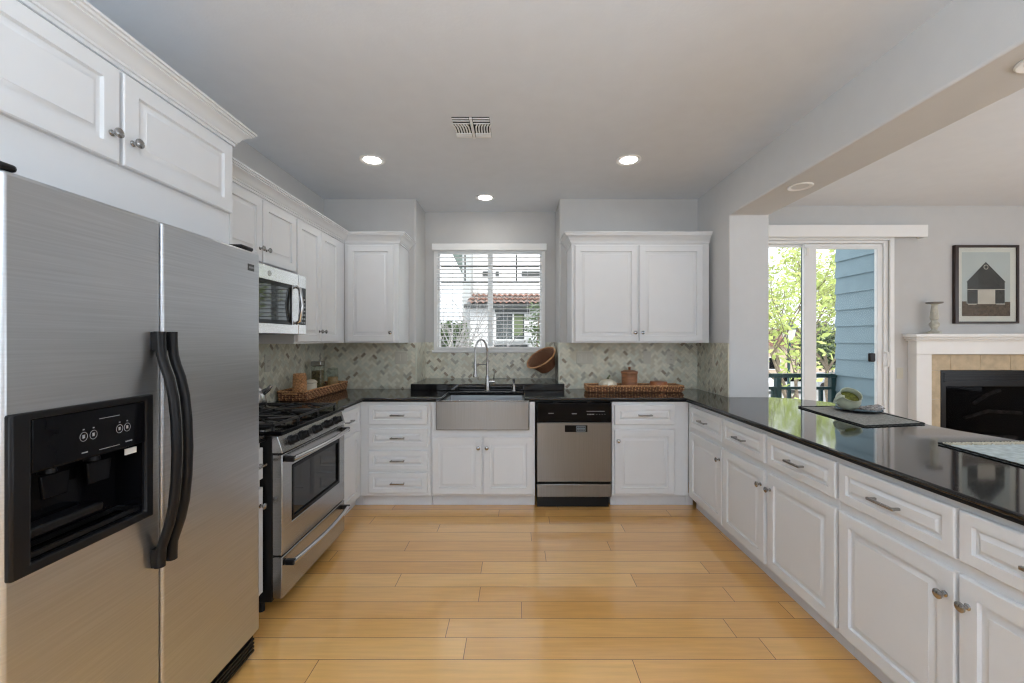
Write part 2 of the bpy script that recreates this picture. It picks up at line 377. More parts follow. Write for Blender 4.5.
# ---- backsplash tiles (herringbone), children of the walls they are set on
def clip(poly, U0, U1, V0, V1):
    def cut(poly, f, inter):
        out = []
        for i, p in enumerate(poly):
            q = poly[(i+1) % len(poly)]; a, b = f(p), f(q)
            if a: out.append(p)
            if a != b: out.append(inter(p, q))
        return out
    for k, lim, sgn in ((0,U0,1),(0,U1,-1),(1,V0,1),(1,V1,-1)):
        if not poly: return poly
        def f(p, k=k, lim=lim, sgn=sgn): return sgn*(p[k]-lim) >= 0
        def inter(p, q, k=k, lim=lim):
            t = (lim-p[k])/(q[k]-p[k]); r = [p[0]+t*(q[0]-p[0]), p[1]+t*(q[1]-p[1])]; r[k] = lim; return r
        poly = cut(poly, f, inter)
    return poly
def backsplash(parent, rects, mapf):
    """rects of (u0,u1,v0,v1); mapf(u,v,h) to world with h = height off the wall"""
    mb = MB(); Wt = 0.0262; g = 0.0011; c = math.sqrt(0.5)
    for (u0,u1,v0,v1) in rects:
        mb.mi = 0
        a = [mb.bm.verts.new(mapf(u,v,0.0035)) for u,v in ((u0,v0),(u1,v0),(u1,v1),(u0,v1))]; mb.face(a)
        b = [mb.bm.verts.new(mapf(u,v,0.0005)) for u,v in ((u0,v0),(u1,v0),(u1,v1),(u0,v1))]
        for i in range(4): mb.face([a[i], a[(i+1)%4], b[(i+1)%4], b[i]])
        R = int((u1-u0+v1-v0)/Wt)+6
        cu, cv = (u0+u1)/2, (v0+v1)/2
        for x in range(-R, R):
            for y in range(-R, R):
                k = (x-y) % 4
                if k == 0: q = [x,y,x+2,y+1]
                elif k == 3: q = [x,y,x+1,y+2]
                else: continue
                q = [q[0]*Wt+g, q[1]*Wt+g, q[2]*Wt-g, q[3]*Wt-g]
                P = [(cu+(a_-b_)*c, cv+(a_+b_)*c) for a_,b_ in ((q[0],q[1]),(q[2],q[1]),(q[2],q[3]),(q[0],q[3]))]
                if max(p[0] for p in P) < u0 or min(p[0] for p in P) > u1 or max(p[1] for p in P) < v0 or min(p[1] for p in P) > v1: continue
                P = clip([list(p) for p in P], u0,u1,v0,v1)
                if len(P) < 3: continue
                r = random.random()
                mb.mi = 1 if r < .38 else 2 if r < .68 else 3 if r < .90 else 4 if r < .965 else 5
                h = 0.0055 + random.random()*0.0006
                mb.face([mb.bm.verts.new(mapf(p[0],p[1],h)) for p in P])
    o = mb.build('backsplash', [grout_m, tileA, tileB, tileC, tileD, tileE], parent, smooth=False)
    return o
TZ = 1.35
backsplash(wl, [(1.90, YB-0.006, CT1+0.001, TZ)], lambda u,v,h: (XL+h, u, v))
backsplash(wb1, [(XL+0.006, AX0, CT1+0.001, TZ)], lambda u,v,h: (u, YB-h, v))
backsplash(wb1, [(YB-0.006, YA-0.006, 0.967, TZ)], lambda u,v,h: (AX0+h, u, v))
backsplash(wb2, [(AX1, XP-0.006, CT1+0.001, TZ)], lambda u,v,h: (u, YB-h, v))
backsplash(wb2, [(YB-0.006, YA-0.006, 0.967, TZ)], lambda u,v,h: (AX1-h, u, v))
backsplash(wa, [(AX0+0.006, AX1-0.006, 0.967, 1.256), (AX0+0.006, WX0-0.0325, 1.256, TZ), (WX1+0.0325, AX1-0.006, 1.256, TZ)], lambda u,v,h: (u, YA-h, v))
backsplash(wr_, [(YP, YB-0.006, CT1+0.001, TZ)], lambda u,v,h: (XP-h, u, v))
# slim pencil edging that finishes the tile
mb = MB(); mb.box(AX0-0.004, AX0+0.010, YB-0.010, YB+0.004, CT1, TZ); mb.build('tile_edging', tileB, wb1, bevel=0.003)
mb = MB(); mb.box(AX1-0.010, AX1+0.004, YB-0.010, YB+0.004, CT1, TZ); mb.build('tile_edging', tileB, wb2, bevel=0.003)
mb = MB(); mb.box(XP-0.010, XP+0.003, YP-0.003, YP+0.008, CT1, TZ); mb.build('tile_edging', tileC, wr_, bevel=0.003)

# ------------------------------------------------------------------ kitchen window
win = bpy.data.objects.new('window_1', None); COL.objects.link(win); win.location = (0, YA, 0); struct(win)
MB().frame(WX0-0.03, WX1+0.03, WZ0-0.03, WZ1+0.03, WX0+0.01, WX1-0.01, WZ0+0.01, WZ1-0.01, -0.014, 0.0).build('window_casing', trim_m, win, bevel=0.003)
MB().frame(WX0, WX1, WZ0, WZ1, WX0+0.022, WX1-0.022, WZ0+0.022, WZ1-0.022, 0.04, 0.10).build('window_frame', vinyl_m, win, bevel=0.003)
MB().box(-0.315, -0.262, 0.035, 0.095, WZ0+0.03, WZ1-0.03).build('meeting_stile', vinyl_m, win, bevel=0.003)
MB().box(WX0-0.05, WX1+0.05, -0.03, 0.0, WZ0-0.035, WZ0-0.008).build('window_sill', trim_m, win, bevel=0.004)
MB().box(WX0+0.03, -0.315, 0.062, 0.066, WZ0+0.03, WZ1-0.03).build('pane', glass_m, win, smooth=False)
MB().box(-0.262, WX1-0.03, 0.066, 0.070, WZ0+0.03, WZ1-0.03).build('pane', glass_m, win, smooth=False)
mb = MB()
for z in (2.175, 2.005): mb.box(WX0+0.03, WX1-0.03, 0.08, 0.092, z-0.008, z+0.008)
for x in (-0.565, -0.005): mb.box(x-0.007, x+0.007, 0.08, 0.092, 2.005, WZ1-0.03)
mb.build('grille', dark_m, win, smooth=False)

bl = thing('window_blind', 'white horizontal slatted blind lowered over the window above the sink, slats open', 'blind', (0, YA-0.045, 0))
MB().box(WX0-0.035, WX1+0.04, -0.045, 0.028, WZ1-0.015, WZ1+0.055).build('head_rail', blind_m, bl, bevel=0.004)
mb = MB(); z = WZ1-0.045
while z > WZ0+0.04:
    a = -0.10; dy = 0.017
    rs = []
    for x in (WX0+0.012, WX1-0.012):
        rs.append([(x, -dy, z-dy*a-0.0012), (x, 0, z+0.0015), (x, dy, z+dy*a-0.0012), (x, dy, z+dy*a+0.0012), (x, 0, z+0.004), (x, -dy, z-dy*a+0.0012)])
    mb.rings(rs); z -= 0.0415
mb.build('slats', blind_m, bl, smooth=False)
MB().box(WX0+0.012, WX1-0.012, -0.025, 0.025, WZ0+0.008, WZ0+0.026).build('bottom_rail', blind_m, bl, bevel=0.003)
for x in (-0.68, -0.42, -0.14, 0.11):
    mb = MB(); mb.box(x-0.0012, x+0.0012, -0.0192, -0.0176, WZ0+0.02, WZ1-0.02); mb.box(x-0.0012, x+0.0012, 0.0176, 0.0192, WZ0+0.02, WZ1-0.02)
    mb.build('ladder_cord', blind_m, bl, smooth=False)

# ------------------------------------------------------------------ sliding door
dr = bpy.data.objects.new('door_1', None); COL.objects.link(dr); dr.location = (0, YA, 0); struct(dr)
MB().frame(DX0-0.0, DX1+0.045, -0.02, DZ1+0.065, DX0+0.04, DX1-0.0, 0.02, DZ1-0.0, -0.018, 0.0).build('door_casing', trim_m, dr, bevel=0.004)
MB().frame(DX0, DX1, 0.0, DZ1, DX0+0.04, DX1-0.045, 0.03, DZ1-0.03, 0.01, 0.12).build('door_frame', vinyl_m, dr, bevel=0.003)
# fixed leaf (left) and sliding leaf (right)
MB().frame(DX0+0.04, 3.205, 0.03, DZ1-0.035, DX0+0.11, 3.145, 0.11, DZ1-0.055, 0.075, 0.11).build('fixed_leaf', vinyl_m, dr, bevel=0.003)
MB().box(DX0+0.105, 3.15, 0.09, 0.095, 0.1, DZ1-0.05).build('pane', glass_m, dr, smooth=False)
sl = MB().frame(3.085, DX1-0.045, 0.03, DZ1-0.035, 3.215, DX1-0.10, 0.12, DZ1-0.085, 0.025, 0.065).build('sliding_leaf', vinyl_m, dr, bevel=0.003)
MB().box(3.21, DX1-0.095, 0.042, 0.047, 0.11, DZ1-0.08).build('pane', glass_m, sl, smooth=False)
MB().tube([(3.935, 0.03, 1.09), (3.935, -0.03, 1.10), (3.935, -0.038, 1.17), (3.935, -0.03, 1.24), (3.935, 0.03, 1.25)], 0.010).build('door_handle', trim_m, sl)
MB().box(3.918, 3.952, 0.015, 0.027, 1.06, 1.28).build('handle_plate', trim_m, sl, bevel=0.003)
MB().box(3.78, 3.845, 0.015, 0.05, 1.14, 1.235).build('latch_box', black_m, sl, bevel=0.012)
MB().box(3.087, 3.12, -0.004, 0.024, 2.28, 2.36).build('latch_clip', plastic_w, sl, bevel=0.004)
MB().box(3.118, 3.140, 0.1105, 0.130, 0.03, DZ1-0.04).build('screen_door_stile', dgreen_m, dr, bevel=0.002)

va = thing('blind_valance', 'long white boxed valance above the sliding glass door', 'valance', (0, YA, 0))
MB().box(XP2+0.002, 4.28, -0.112, -0.098, 2.45, 2.575).build('face_board', trim_m, va, bevel=0.003)
MB().box(XP2+0.002, 4.28, -0.097, -0.001, 2.561, 2.575).build('top_board', trim_m, va, bevel=0.002)
MB().box(4.267, 4.28, -0.0975, -0.001, 2.45, 2.5605).build('end_board', trim_m, va, bevel=0.002)
MB().box(XP2+0.01, 4.24, -0.07, -0.03, 2.53, 2.56).build('track', vinyl_m, va)

# ------------------------------------------------------------------ ceiling lights and vent
def downlight(x, y, z, lit, label, group):
    t = thing('ceiling_light', label, 'ceiling light', (x, y, z), 0, group)
    prof = [(0.064, -0.001), (0.094, -0.001), (0.095, -0.005), (0.088, -0.010), (0.070, -0.006), (0.064, -0.004)]
    mb = MB(); rs = []
    for r, h in prof: rs.append([(r*math.cos(2*PI*i/40), r*math.sin(2*PI*i/40), h) for i in range(40)])
    mb.rings(rs + [rs[0]], False, False); mb.build('trim_ring', trim_m, t)
    MB().lathe([(0.001, -0.002), (0.069, -0.002), (0.069, -0.004), (0.001, -0.006)], seg=32).build('lens', emit_m if lit else lensoff_m, t)
    if not lit: t.scale = (0.8, 0.8, 1)
    if lit:
        l = light('downlight_beam', 'AREA', (x, y, z-0.03), (0, 0, 0), 1.0, (1.0, 0.96, 0.90), shape='DISK', size=0.13)
g = None
downlight(-1.095, 3.14, HC, True, 'lit round recessed ceiling light on the left, toward the wall cabinets', g)
downlight(0.845, 3.14, HC, True, 'lit round recessed ceiling light on the right, toward the beam', g)
downlight(-0.305, 3.97, HC, True, 'small lit recessed ceiling light in front of the sink window', g)
downlight(1.90, 2.785, SOF, False, 'unlit round light under the beam, the one nearer the sliding door', g)
downlight(1.935, 1.52, SOF, False, 'unlit round light under the beam at the right edge of the photo', g)
vt = thing('ceiling_vent', 'white metal air vent with curved louvres in the kitchen ceiling', 'vent', (-0.285, 2.66, HC))
MB().frame(-0.16, 0.16, -0.165, 0.165, -0.115, 0.115, -0.125, 0.125, -0.001, -0.010).build('vent_frame', trim_m, vt, rot=(-PI/2, 0, 0), bevel=0.003)
MB().box(-0.116, 0.116, -0.126, 0.126, -0.003, -0.001).build('vent_backing', hole_m, vt)
mb = MB()
mb.box(-0.008, 0.008, -0.125, 0.125, -0.012, -0.004)
for s in (-1, 1):
    for y in (-0.115, -0.088, -0.056): mb.box(s*0.012, s*0.115, y-0.005, y+0.005, -0.0075, -0.004)
    for k in range(6):
        x = s*(0.022+k*0.0175)
        mb.rings([[(x+s*dx-0.0045, y, -0.008), (x+s*dx+0.0045, y, -0.008), (x+s*dx+0.0045, y, -0.004), (x+s*dx-0.0045, y, -0.004)] for dx, y in ((0.012,-0.043),(0.003,-0.02),(0,0.02),(0,0.06))])
    for y in (0.072, 0.090, 0.110): mb.box(s*0.012, s*0.115, y-0.007, y+0.007, -0.011, -0.004)
mb.build('louvre', trim_m, vt, smooth=False)
for o in vt.children:
    if o.name.startswith('louvre'): o.scale = (1, 1, 1)

# ------------------------------------------------------------------ cabinet hardware and cabinets
def knob(parent, x, z, y=-0.0205):
    mb = MB().lathe([(0.010, 0), (0.010, 0.002), (0.0055, 0.005), (0.0055, 0.014), (0.011, 0.018), (0.0155, 0.023), (0.0155, 0.027), (0.010, 0.031), (0.001, 0.032)], axis='-Y', seg=20)
    return mb.build('knob', nickel_m, parent, loc=(x, y, z))
def pull(parent, x, z, y=-0.0205, w=0.10):
    mb = MB()
    for s in (-1, 1):
        mb.box(s*w/2-0.005, s*w/2+0.005, -0.026, 0, -0.005, 0.005)
    mb.box(-w/2-0.008, w/2+0.008, -0.034, -0.024, -0.0055, 0.0055)
    return mb.build('handle', nickel_m, parent, loc=(x, y, z), bevel=0.002)
def base_cab(label, loc, rz, w, d, fronts, z1=CT0-0.002, x_left=0.0, body=None, kick=True, k0=0.0, k1=0.0):
    t = thing('base_cabinet', label, 'cabinet', loc, rz)
    if body: body().build('carcass', white_m, t, bevel=0.0015)
    else: MB().box(x_left, w, 0, d, 0.10, z1).build('carcass', white_m, t, bevel=0.0015)
    if kick:
        mb = MB().box(x_left, w, 0.0705, d, 0, 0.0995); mb.box(x_left+k0, w+k1, 0.062, 0.0700, 0, 0.0995)
        mb.build('toe_kick', kick_m, t, bevel=0.002)
    for f in fronts:
        x0, x1, za, zb = f[1:5]
        if f[0] == 'drawer':
            o = MB().panel(x0, x1, za, zb, rail=0.038, raise_=0.013).build('drawer', white_m, t)
            pull(o, (x0+x1)/2, (za+zb)/2)
        elif f[0] == 'false':
            MB().panel(x0, x1, za, zb, rail=0.038, raise_=0.013).build('drawer_front', white_m, t)
        else:
            o = MB().panel(x0, x1, za, zb).build('door', white_m, t)
            kz = (zb-0.085) if f[5] in 'LR' else za+0.06
            kx = x0+0.028 if f[5] in 'Ll' else x1-0.028
            knob(o, kx, kz)
    return t
R90 = PI/2
YF = 3.40      # face of the back run
XLF = -1.285   # face of the left run
XRF = 1.405    # face of the peninsula run
# back run (local x = world X)
t = base_cab('white base cabinet with four stacked drawers left of the sink', (-1.283, YF, 0), 0, 0.577, 0.60,
    [('drawer', 0.073, 0.552, 0.687, 0.842), ('drawer', 0.073, 0.552, 0.503, 0.655), ('drawer', 0.073, 0.552, 0.316, 0.472), ('drawer', 0.073, 0.552, 0.128, 0.294)])
def sinkbody():
    m = MB(); m.box(0, 0.85, 0, 0.60, 0.10, 0.640)
    m.box(0, 0.042, 0, 0.60, 0.6405, 0.870); m.box(0.804, 0.85, 0, 0.60, 0.6405, 0.870); return m
base_cab('white two-door base cabinet under the stainless farmhouse sink', (-0.703, YF, 0), 0, 0.85, 0.60,
    [('door', 0.012, 0.417, 0.118, 0.585, 'R'), ('door', 0.430, 0.836, 0.118, 0.585, 'L')], body=sinkbody)
t = base_cab('white base cabinet with one drawer over one door right of the dishwasher', (0.778, YF, 0), 0, 0.6265, 0.60,
    [('drawer', 0.017, 0.508, 0.685, 0.846), ('door', 0.017, 0.508, 0.12, 0.643, 'L')])
# left run, fronts face +X (local x = world Y)
base_cab('white corner cabinet between the range and the stack of four drawers', (XLF, 2.862, 0), R90, 1.14, 0.58,
    [('drawer', 0.012, 0.47, 0.687, 0.842), ('door', 0.012, 0.47, 0.12, 0.645, 'L')])
base_cab('narrow white cabinet squeezed between the refrigerator and the range', (XLF, 1.905, 0), R90, 0.168, 0.58,
    [('drawer', 0.004, 0.164, 0.687, 0.842), ('door', 0.004, 0.164, 0.12, 0.645, 'R')])
# peninsula, fronts face -X (local x = -world Y)
base_cab('white peninsula cabinet nearest the corner with one drawer and one door', (XRF, 3.395, 0), -R90, 0.592, 0.62,
    [('drawer', 0.065, 0.582, 0.685, 0.846), ('door', 0.065, 0.582, 0.12, 0.643, 'R')])
base_cab('white peninsula cabinet, the middle one, with two drawers above two doors', (XRF, 2.803, 0), -R90, 1.0, 0.62,
    [('drawer', 0.006, 0.473, 0.685, 0.846), ('drawer', 0.503, 0.993, 0.685, 0.846), ('door', 0.006, 0.473, 0.12, 0.643, 'R'), ('door', 0.503, 0.993, 0.12, 0.643, 'L')])
base_cab('white peninsula cabinet nearest the camera with a wide drawer and two doors', (XRF, 1.802, 0), -R90, 0.995, 0.62,
    [('drawer', 0.013, 0.487, 0.685, 0.846), ('drawer', 0.499, 0.982, 0.685, 0.846), ('door', 0.013, 0.487, 0.12, 0.643, 'R'), ('door', 0.499, 0.982, 0.12, 0.643, 'L')])
struct(MB().box(-1.346, -1.284, 3.4625, 3.47, 0, 0.0995).build('trim_1', kick_m, bevel=0.001))
struct(MB().box(1.4055, 1.466, 3.4625, 3.47, 0, 0.0995).build('trim_3', kick_m, bevel=0.001))
# panelled back of the peninsula on the living room side
struct(MB().box(XRF+0.622, XRF+0.66, 0.815, YP-0.002, 0, CT0-0.002).build('trim_2', wall_m, bevel=0.002))

# wall cabinets
def wall_cab(label, loc, rz, w, d, z0, z1, doors, filler=0):
    t = thing('wall_cabinet', label, 'cabinet', loc, rz)
    MB().box(0, w, 0, d, z0, z1).build('carcass', white_m, t, bevel=0.0015)
    for (x0, x1, za, zb, s) in doors:
        o = MB().panel(x0, x1, za, zb).build('door', white_m, t)
        knob(o, x0+0.025 if s == 'l' else x1-0.025, za+0.078)
    return t
UZ0, UZ1 = TZ, 2.232
XU = -1.536; YU = 3.69
wall_cab('white two-door wall cabinet mounted right above the microwave', (XU, 2.10, 0), R90, 0.762, 0.33, 1.825, UZ1, [(0.01,0.372,1.84,2.215,'r'),(0.384,0.752,1.84,2.215,'l')])
wall_cab('tall white two-door wall cabinet on the left wall beside the microwave', (XU, 2.864, 0), R90, 0.824, 0.33, UZ0, UZ1, [(0.012,0.345,UZ0+0.013,2.215,'r'),(0.357,0.675,UZ0+0.013,2.215,'l')])
wall_cab('single-door white wall cabinet on the back wall left of the window', (XU+0.002, YU, 0), 0, 0.485, 0.329, UZ0, UZ1, [(0.03,0.443,UZ0+0.013,2.215,'r')])
wall_cab('two-door white wall cabinet on the back wall right of the window', (0.485, YU, 0), 0, 1.222, 0.329, UZ0, UZ1, [(0.028,0.582,UZ0+0.013,2.215,'r'),(0.598,1.160,UZ0+0.013,2.215,'l')])
t = thing('wall_cabinet', 'deep white two-door cabinet bridging over the refrigerator, with tall end panel', 'cabinet', (-1.30, 0.82, 0), R90)
MB().box(0, 1.055, 0, 0.565, 1.80, 2.262).build('carcass', white_m, t, bevel=0.0015)
MB().box(1.057, 1.075, -0.001, 0.565, 0, 2.262).build('end_panel', white_m, t, bevel=0.0015)
MB().box(-0.02, -0.002, -0.001, 0.565, 0, 2.262).build('end_panel', white_m, t, bevel=0.0015)
for (x0, x1, s) in ((0.012, 0.520, 'r'), (0.532, 1.050, 'l')):
    o = MB().panel(x0, x1, 1.947, 2.25).build('door', white_m, t)
    knob(o, x0+0.03 if s == 'l' else x1-0.03, 1.947+0.085)
# crown mouldings
def crown(z, h=0.09):
    return [(0.0, z), (0.008, z), (0.008, z+0.14*h), (0.014, z+0.16*h), (0.014, z+0.26*h), (0.020, z+0.30*h), (0.026, z+0.44*h), (0.040, z+0.62*h), (0.054, z+0.70*h),
            (0.054, z+0.77*h), (0.061, z+0.79*h), (0.063, z+0.88*h), (0.070, z+0.90*h), (0.070, z+h), (0.0, z+h)]
cz = UZ1 + 0.001
tag(MB().sweep([(XU, 2.10), (XU, YU), (-1.049, YU), (-1.049, YB-0.001)], crown(cz)).build('crown_molding', white_m), 'white crown molding along the left wall cabinets and round the corner', 'molding')
tag(MB().sweep([(0.485, YB-0.001), (0.485, YU), (1.7085, YU)], crown(cz)).build('crown_molding', white_m), 'white crown molding on top of the cabinet right of the window', 'molding')
tag(MB().sweep([(-1.30, 0.80), (-1.30, 1.895), (-1.86, 1.895)], crown(2.263, 0.085)).build('crown_molding', white_m), 'white crown molding on the tall cabinet above the refrigerator', 'molding')

# ------------------------------------------------------------------ worktops
def offset(poly, d, skip):
    return poly
def top(poly, inset_poly, name, label):
    mb = MB(); mb.prism(poly, CT0+0.014, CT1)
    o = mb.build(name, stone_m, None, bevel=0.007, seg=3)
    tag(o, label, 'countertop')
    o2 = MB().prism(inset_poly, CT0, CT0+0.0135).build('lower_edge', black_m, o, bevel=0.004, seg=2)
    return o
far = [(XP2-0.0, YP-0.001), (2.24, 3.34), (2.36, 3.20), (2.42, 3.02), (2.43, 2.86), (2.405, 2.66), (2.35, 2.46), (2.305, 2.31), (2.31, 2.18), (2.375, 1.95), (2.46, 1.55), (2.53, 1.15), (2.56, 0.80)]
def ctop(e, f):
    p = [(XL+0.007, 2.862), (XL+0.007, YB-0.008), (XP-0.007, YB-0.008), (XP-0.007, YP-0.001)]
    p += [(x - f, y) for x, y in far]
    p += [(1.37+e, 0.80+f), (1.37+e, 3.375+e), (0.060, 3.375+e), (0.060, 3.80), (-0.618, 3.80), (-0.618, 3.375+e), (-1.25-e, 3.375+e), (-1.25-e, 2.862)]
    return list(reversed(p))
top(ctop(0, 0), ctop(0.007, 0.007), 'countertop', 'long polished black granite countertop running round the sink and out along the peninsula')
top([(XL+0.007, 1.90), (-1.25, 1.90), (-1.25, 2.078), (XL+0.007, 2.078)], [(XL+0.007, 1.90), (-1.257, 1.90), (-1.257, 2.078), (XL+0.007, 2.078)], 'countertop', 'short piece of black granite countertop between refrigerator and range')
tag(MB().prism([(-0.993, 3.87), (0.443, 3.87), (0.443, YB-0.012), (AX1-0.007, YB-0.012), (AX1-0.007, YA-0.007), (AX0+0.007, YA-0.007), (AX0+0.007, YB-0.012), (-0.993, YB-0.012)], CT1+0.0005, 0.9655)
    .build('granite_ledge', stone_m, bevel=0.005), 'raised black granite ledge behind the sink under the window', 'ledge')

# ------------------------------------------------------------------ sink, faucet
sk = thing('farmhouse_sink', 'stainless steel apron-front farmhouse sink set into the black countertop', 'sink', (-0.28, 3.36, 0))
mb = MB(); mb.box(-0.378, 0.378, 0, 0.018, 0.645, 0.880)
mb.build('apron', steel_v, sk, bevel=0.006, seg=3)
MB().box(-0.378, 0.378, -0.001, 0.019, 0.8805, 0.8845).build('apron_rim', steel_l, sk, bevel=0.001)
MB().frame(-0.345, 0.345, 0.0, 0.43, -0.325, 0.325, 0.02, 0.41, -0.868, -0.66).build('basin', steel_m, sk, loc=(0, 0.03, 0), rot=(-PI/2, 0, 0))
for o in sk.children:
    if o.name.startswith('basin'):
        for v in o.data.vertices: v.co = Vector((v.co.x, v.co.y, -v.co.z)) if False else v.co
MB().box(-0.345, 0.345, 0.03, 0.46, 0.650, 0.6595).build('basin_floor', steel_m, sk)
MB().lathe([(0.045, 0.660), (0.045, 0.663), (0.03, 0.6625), (0.001, 0.6625)], c=(0, 0.24, 0)).build('drain', steel_l, sk)

fc = thing('kitchen_faucet', 'tall chrome spring-neck kitchen faucet behind the sink', 'faucet', (-0.275, 3.84, CT1))
MB().lathe([(0.027, 0), (0.027, 0.006), (0.021, 0.012), (0.019, 0.03), (0.019, 0.13), (0.014, 0.14), (0.012, 0.15)]).build('body', nickel_m, fc)
MB().tube([(0, 0, 0.15), (0, 0, 0.27)], 0.012, 12).build('riser', nickel_m, fc)
path = [(0, 0, 0.25+0.01*i) for i in range(12)] + [(-0.055+0.055*math.cos(a), -0.02*math.sin(a/2), 0.36+0.115*math.sin(a)) for a in [PI*k/24 for k in range(25)]] + [(-0.11, -0.02, 0.36-0.01*i) for i in range(1, 8)]
mb = MB().tube(path, 0.006, 8)
P = [Vector(p) for p in path]; L = [0]
for a, b in zip(P, P[1:]): L.append(L[-1]+(b-a).length)
coil = []; tot = L[-1]; turns = int(tot/0.0085); M_ = turns*9
for i in range(M_+1):
    s = tot*i/M_; k = max(j for j in range(len(L)) if L[j] <= s+1e-9); k = min(k, len(P)-2)
    f = (s-L[k])/max(L[k+1]-L[k], 1e-9); c = P[k].lerp(P[k+1], f); tt = (P[k+1]-P[k]).normalized(); n1 = Vector((0,1,0)); n1 = (n1-tt*n1.dot(tt)).normalized(); n2 = tt.cross(n1)
    a = 2*PI*i/9; coil.append(c+(n1*math.cos(a)+n2*math.sin(a))*0.0092)
mb.tube(coil, 0.0022, 4)
mb.build('spring_neck', nickel_m, fc)
MB().lathe([(0.018, 0.130), (0.021, 0.135), (0.019, 0.150), (0.015, 0.180), (0.015, 0.225), (0.012, 0.27), (0.009, 0.30)], c=(-0.11, -0.02, 0)).build('spray_head', nickel_m, fc)
MB().tube([(0, 0, 0.245), (-0.055, -0.01, 0.248), (-0.098, -0.018, 0.242)], 0.0045).build('docking_arm', nickel_m, fc)
h = MB().tube([(0.018, 0, 0.085), (0.068, 0, 0.087)], [0.016, 0.016], 14).build('handle_hub', nickel_m, fc)
MB().tube([(0.060, 0, 0.10), (0.064, -0.004, 0.16), (0.065, -0.006, 0.185)], [0.006, 0.005, 0.005]).build('lever', nickel_m, h)
so = thing('soap_dispenser', 'small chrome soap dispenser pump to the right of the faucet', 'soap dispenser', (-0.03, 3.84, CT1))
MB().lathe([(0.022, 0), (0.022, 0.006), (0.015, 0.014), (0.013, 0.05), (0.009, 0.055), (0.007, 0.075)]).build('base', nickel_m, so)
MB().tube([(0, 0, 0.072), (0, 0, 0.100), (0, -0.01, 0.108), (-0.01, -0.04, 0.106)], [0.010, 0.012, 0.009, 0.006]).build('nozzle', nickel_m, so)

# ------------------------------------------------------------------ dishwasher
dw = thing('dishwasher', 'stainless steel dishwasher with black control panel beside the sink', 'dishwasher', (0.160, YF-0.025, 0))
MB().box(0.004, 0.606, 0.035, 0.58, 0.09, 0.868).build('tub', black_m, dw)
MB().box(0.002, 0.608, -0.004, 0.034, 0.706, 0.866).build('control_panel', blackg_m, dw, bevel=0.006)
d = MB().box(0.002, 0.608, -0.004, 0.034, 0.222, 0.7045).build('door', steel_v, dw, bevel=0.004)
MB().box(0.228, 0.412, -0.0065, -0.0042, 0.628, 0.684).build('badge', blackg_m, d, bevel=0.001)
MB().box(0.322, 0.396, -0.0075, -0.0067, 0.632, 0.680).build('badge_window', wickh_m, d)
mb = MB()
for zz in (0.640, 0.664):
    for k in range(4): mb.box(0.328+k*0.017, 0.328+k*0.017+0.011, -0.0083, -0.0077, zz, zz+0.009)
mb.build('badge_marks', black_m, d)
MB().box(0.002, 0.608, -0.004, 0.034, 0.100, 0.206).build('lower_panel', steel_v, dw, bevel=0.004)
MB().box(0.006, 0.598, 0.05, 0.10, 0.0, 0.088).build('toe_panel', black_m, dw, bevel=0.002)
for x in (0.155, 0.43): MB().box(x-0.018, x+0.018, -0.004, 0.03, 0.8665, 0.8715).build('mounting_tab', black_m, dw)
MB().box(0.285, 0.325, -0.0050, -0.0043, 0.774, 0.780).build('latch_mark', print_m, dw)
MB().box(0.405, 0.552, -0.0050, -0.0043, 0.795, 0.799).build('button_legend', print_m, dw)
for k in range(5): MB().box(0.410+k*0.012, 0.418+k*0.012, -0.0050, -0.0043, 0.768, 0.776).build('button', print_m, dw)
for k in range(4): MB().box(0.485+k*0.022, 0.492+k*0.022, -0.0050, -0.0043, 0.771, 0.774).build('indicator', print_m, dw)
MB().box(0.095, 0.138, -0.0050, -0.0043, 0.778, 0.783).build('maker_mark', print_m, dw)

# ------------------------------------------------------------------ range (faces +X; local x = world Y)
rg = thing('gas_range', 'stainless steel gas range with black grates and five knobs', 'range', (-1.18, 2.082, 0), R90)
RW = 0.760
MB().box(0, RW, 0.052, 0.655, 0.06, 0.894).build('body', black_m, rg, bevel=0.003)
# control panel, sloped
mb = MB(); rs = []
for x in (0.0, RW): rs.append([(x, -0.004, 0.808), (x, 0.05, 0.808), (x, 0.05, 0.894), (x, 0.022, 0.894)])
mb.rings(rs); mb.build('control_panel', steel_l, rg, bevel=0.003)
for x in (0.105, 0.215, 0.365, 0.515, 0.640):
    k = MB().lathe([(0.027, 0), (0.027, 0.006), (0.022, 0.010), (0.020, 0.030), (0.017, 0.034), (0.001, 0.035)], axis='-Y', seg=24)
    k.box(-0.005, 0.005, -0.040, -0.030, -0.018, 0.018)
    k.build('knob', black_m, rg, loc=(x, 0.0085, 0.851), rot=(-0.29, 0, 0))
dd = MB().frame(0.003, RW-0.003, 0.292, 0.800, 0.095, 0.675, 0.430, 0.722, 0.0, 0.050).build('oven_door', steel_r, rg, bevel=0.004)
MB().frame(0.095, 0.675, 0.430, 0.722, 0.115, 0.655, 0.450, 0.702, -0.002, 0.02).build('window_border', blackg_m, dd, bevel=0.002)
MB().box(0.1155, 0.6545, 0.008, 0.014, 0.4505, 0.7015).build('oven_window', oven_m, dd)
mb = MB()
for k in range(16): mb.box(0.06+k*0.042, 0.088+k*0.042, -0.0015, 0.0, 0.789, 0.794)
mb.build('vent_slots', black_m, dd)
def bar(z, dz, par, zc):
    mb = MB().tube([(0.03+0.70*i/16, -0.038-0.022*math.sin(PI*i/16), z+0.0*i) for i in range(17)], 0.0125, 12)
    o = mb.build('handle', steel_l, par)
    for x in (0.035, RW-0.035): MB().box(x-0.013, x+0.013, -0.048, 0.0, z-0.014, z+0.014).build('handle_bracket', black_m, par, bevel=0.005)
bar(0.772, 0, dd, 0)
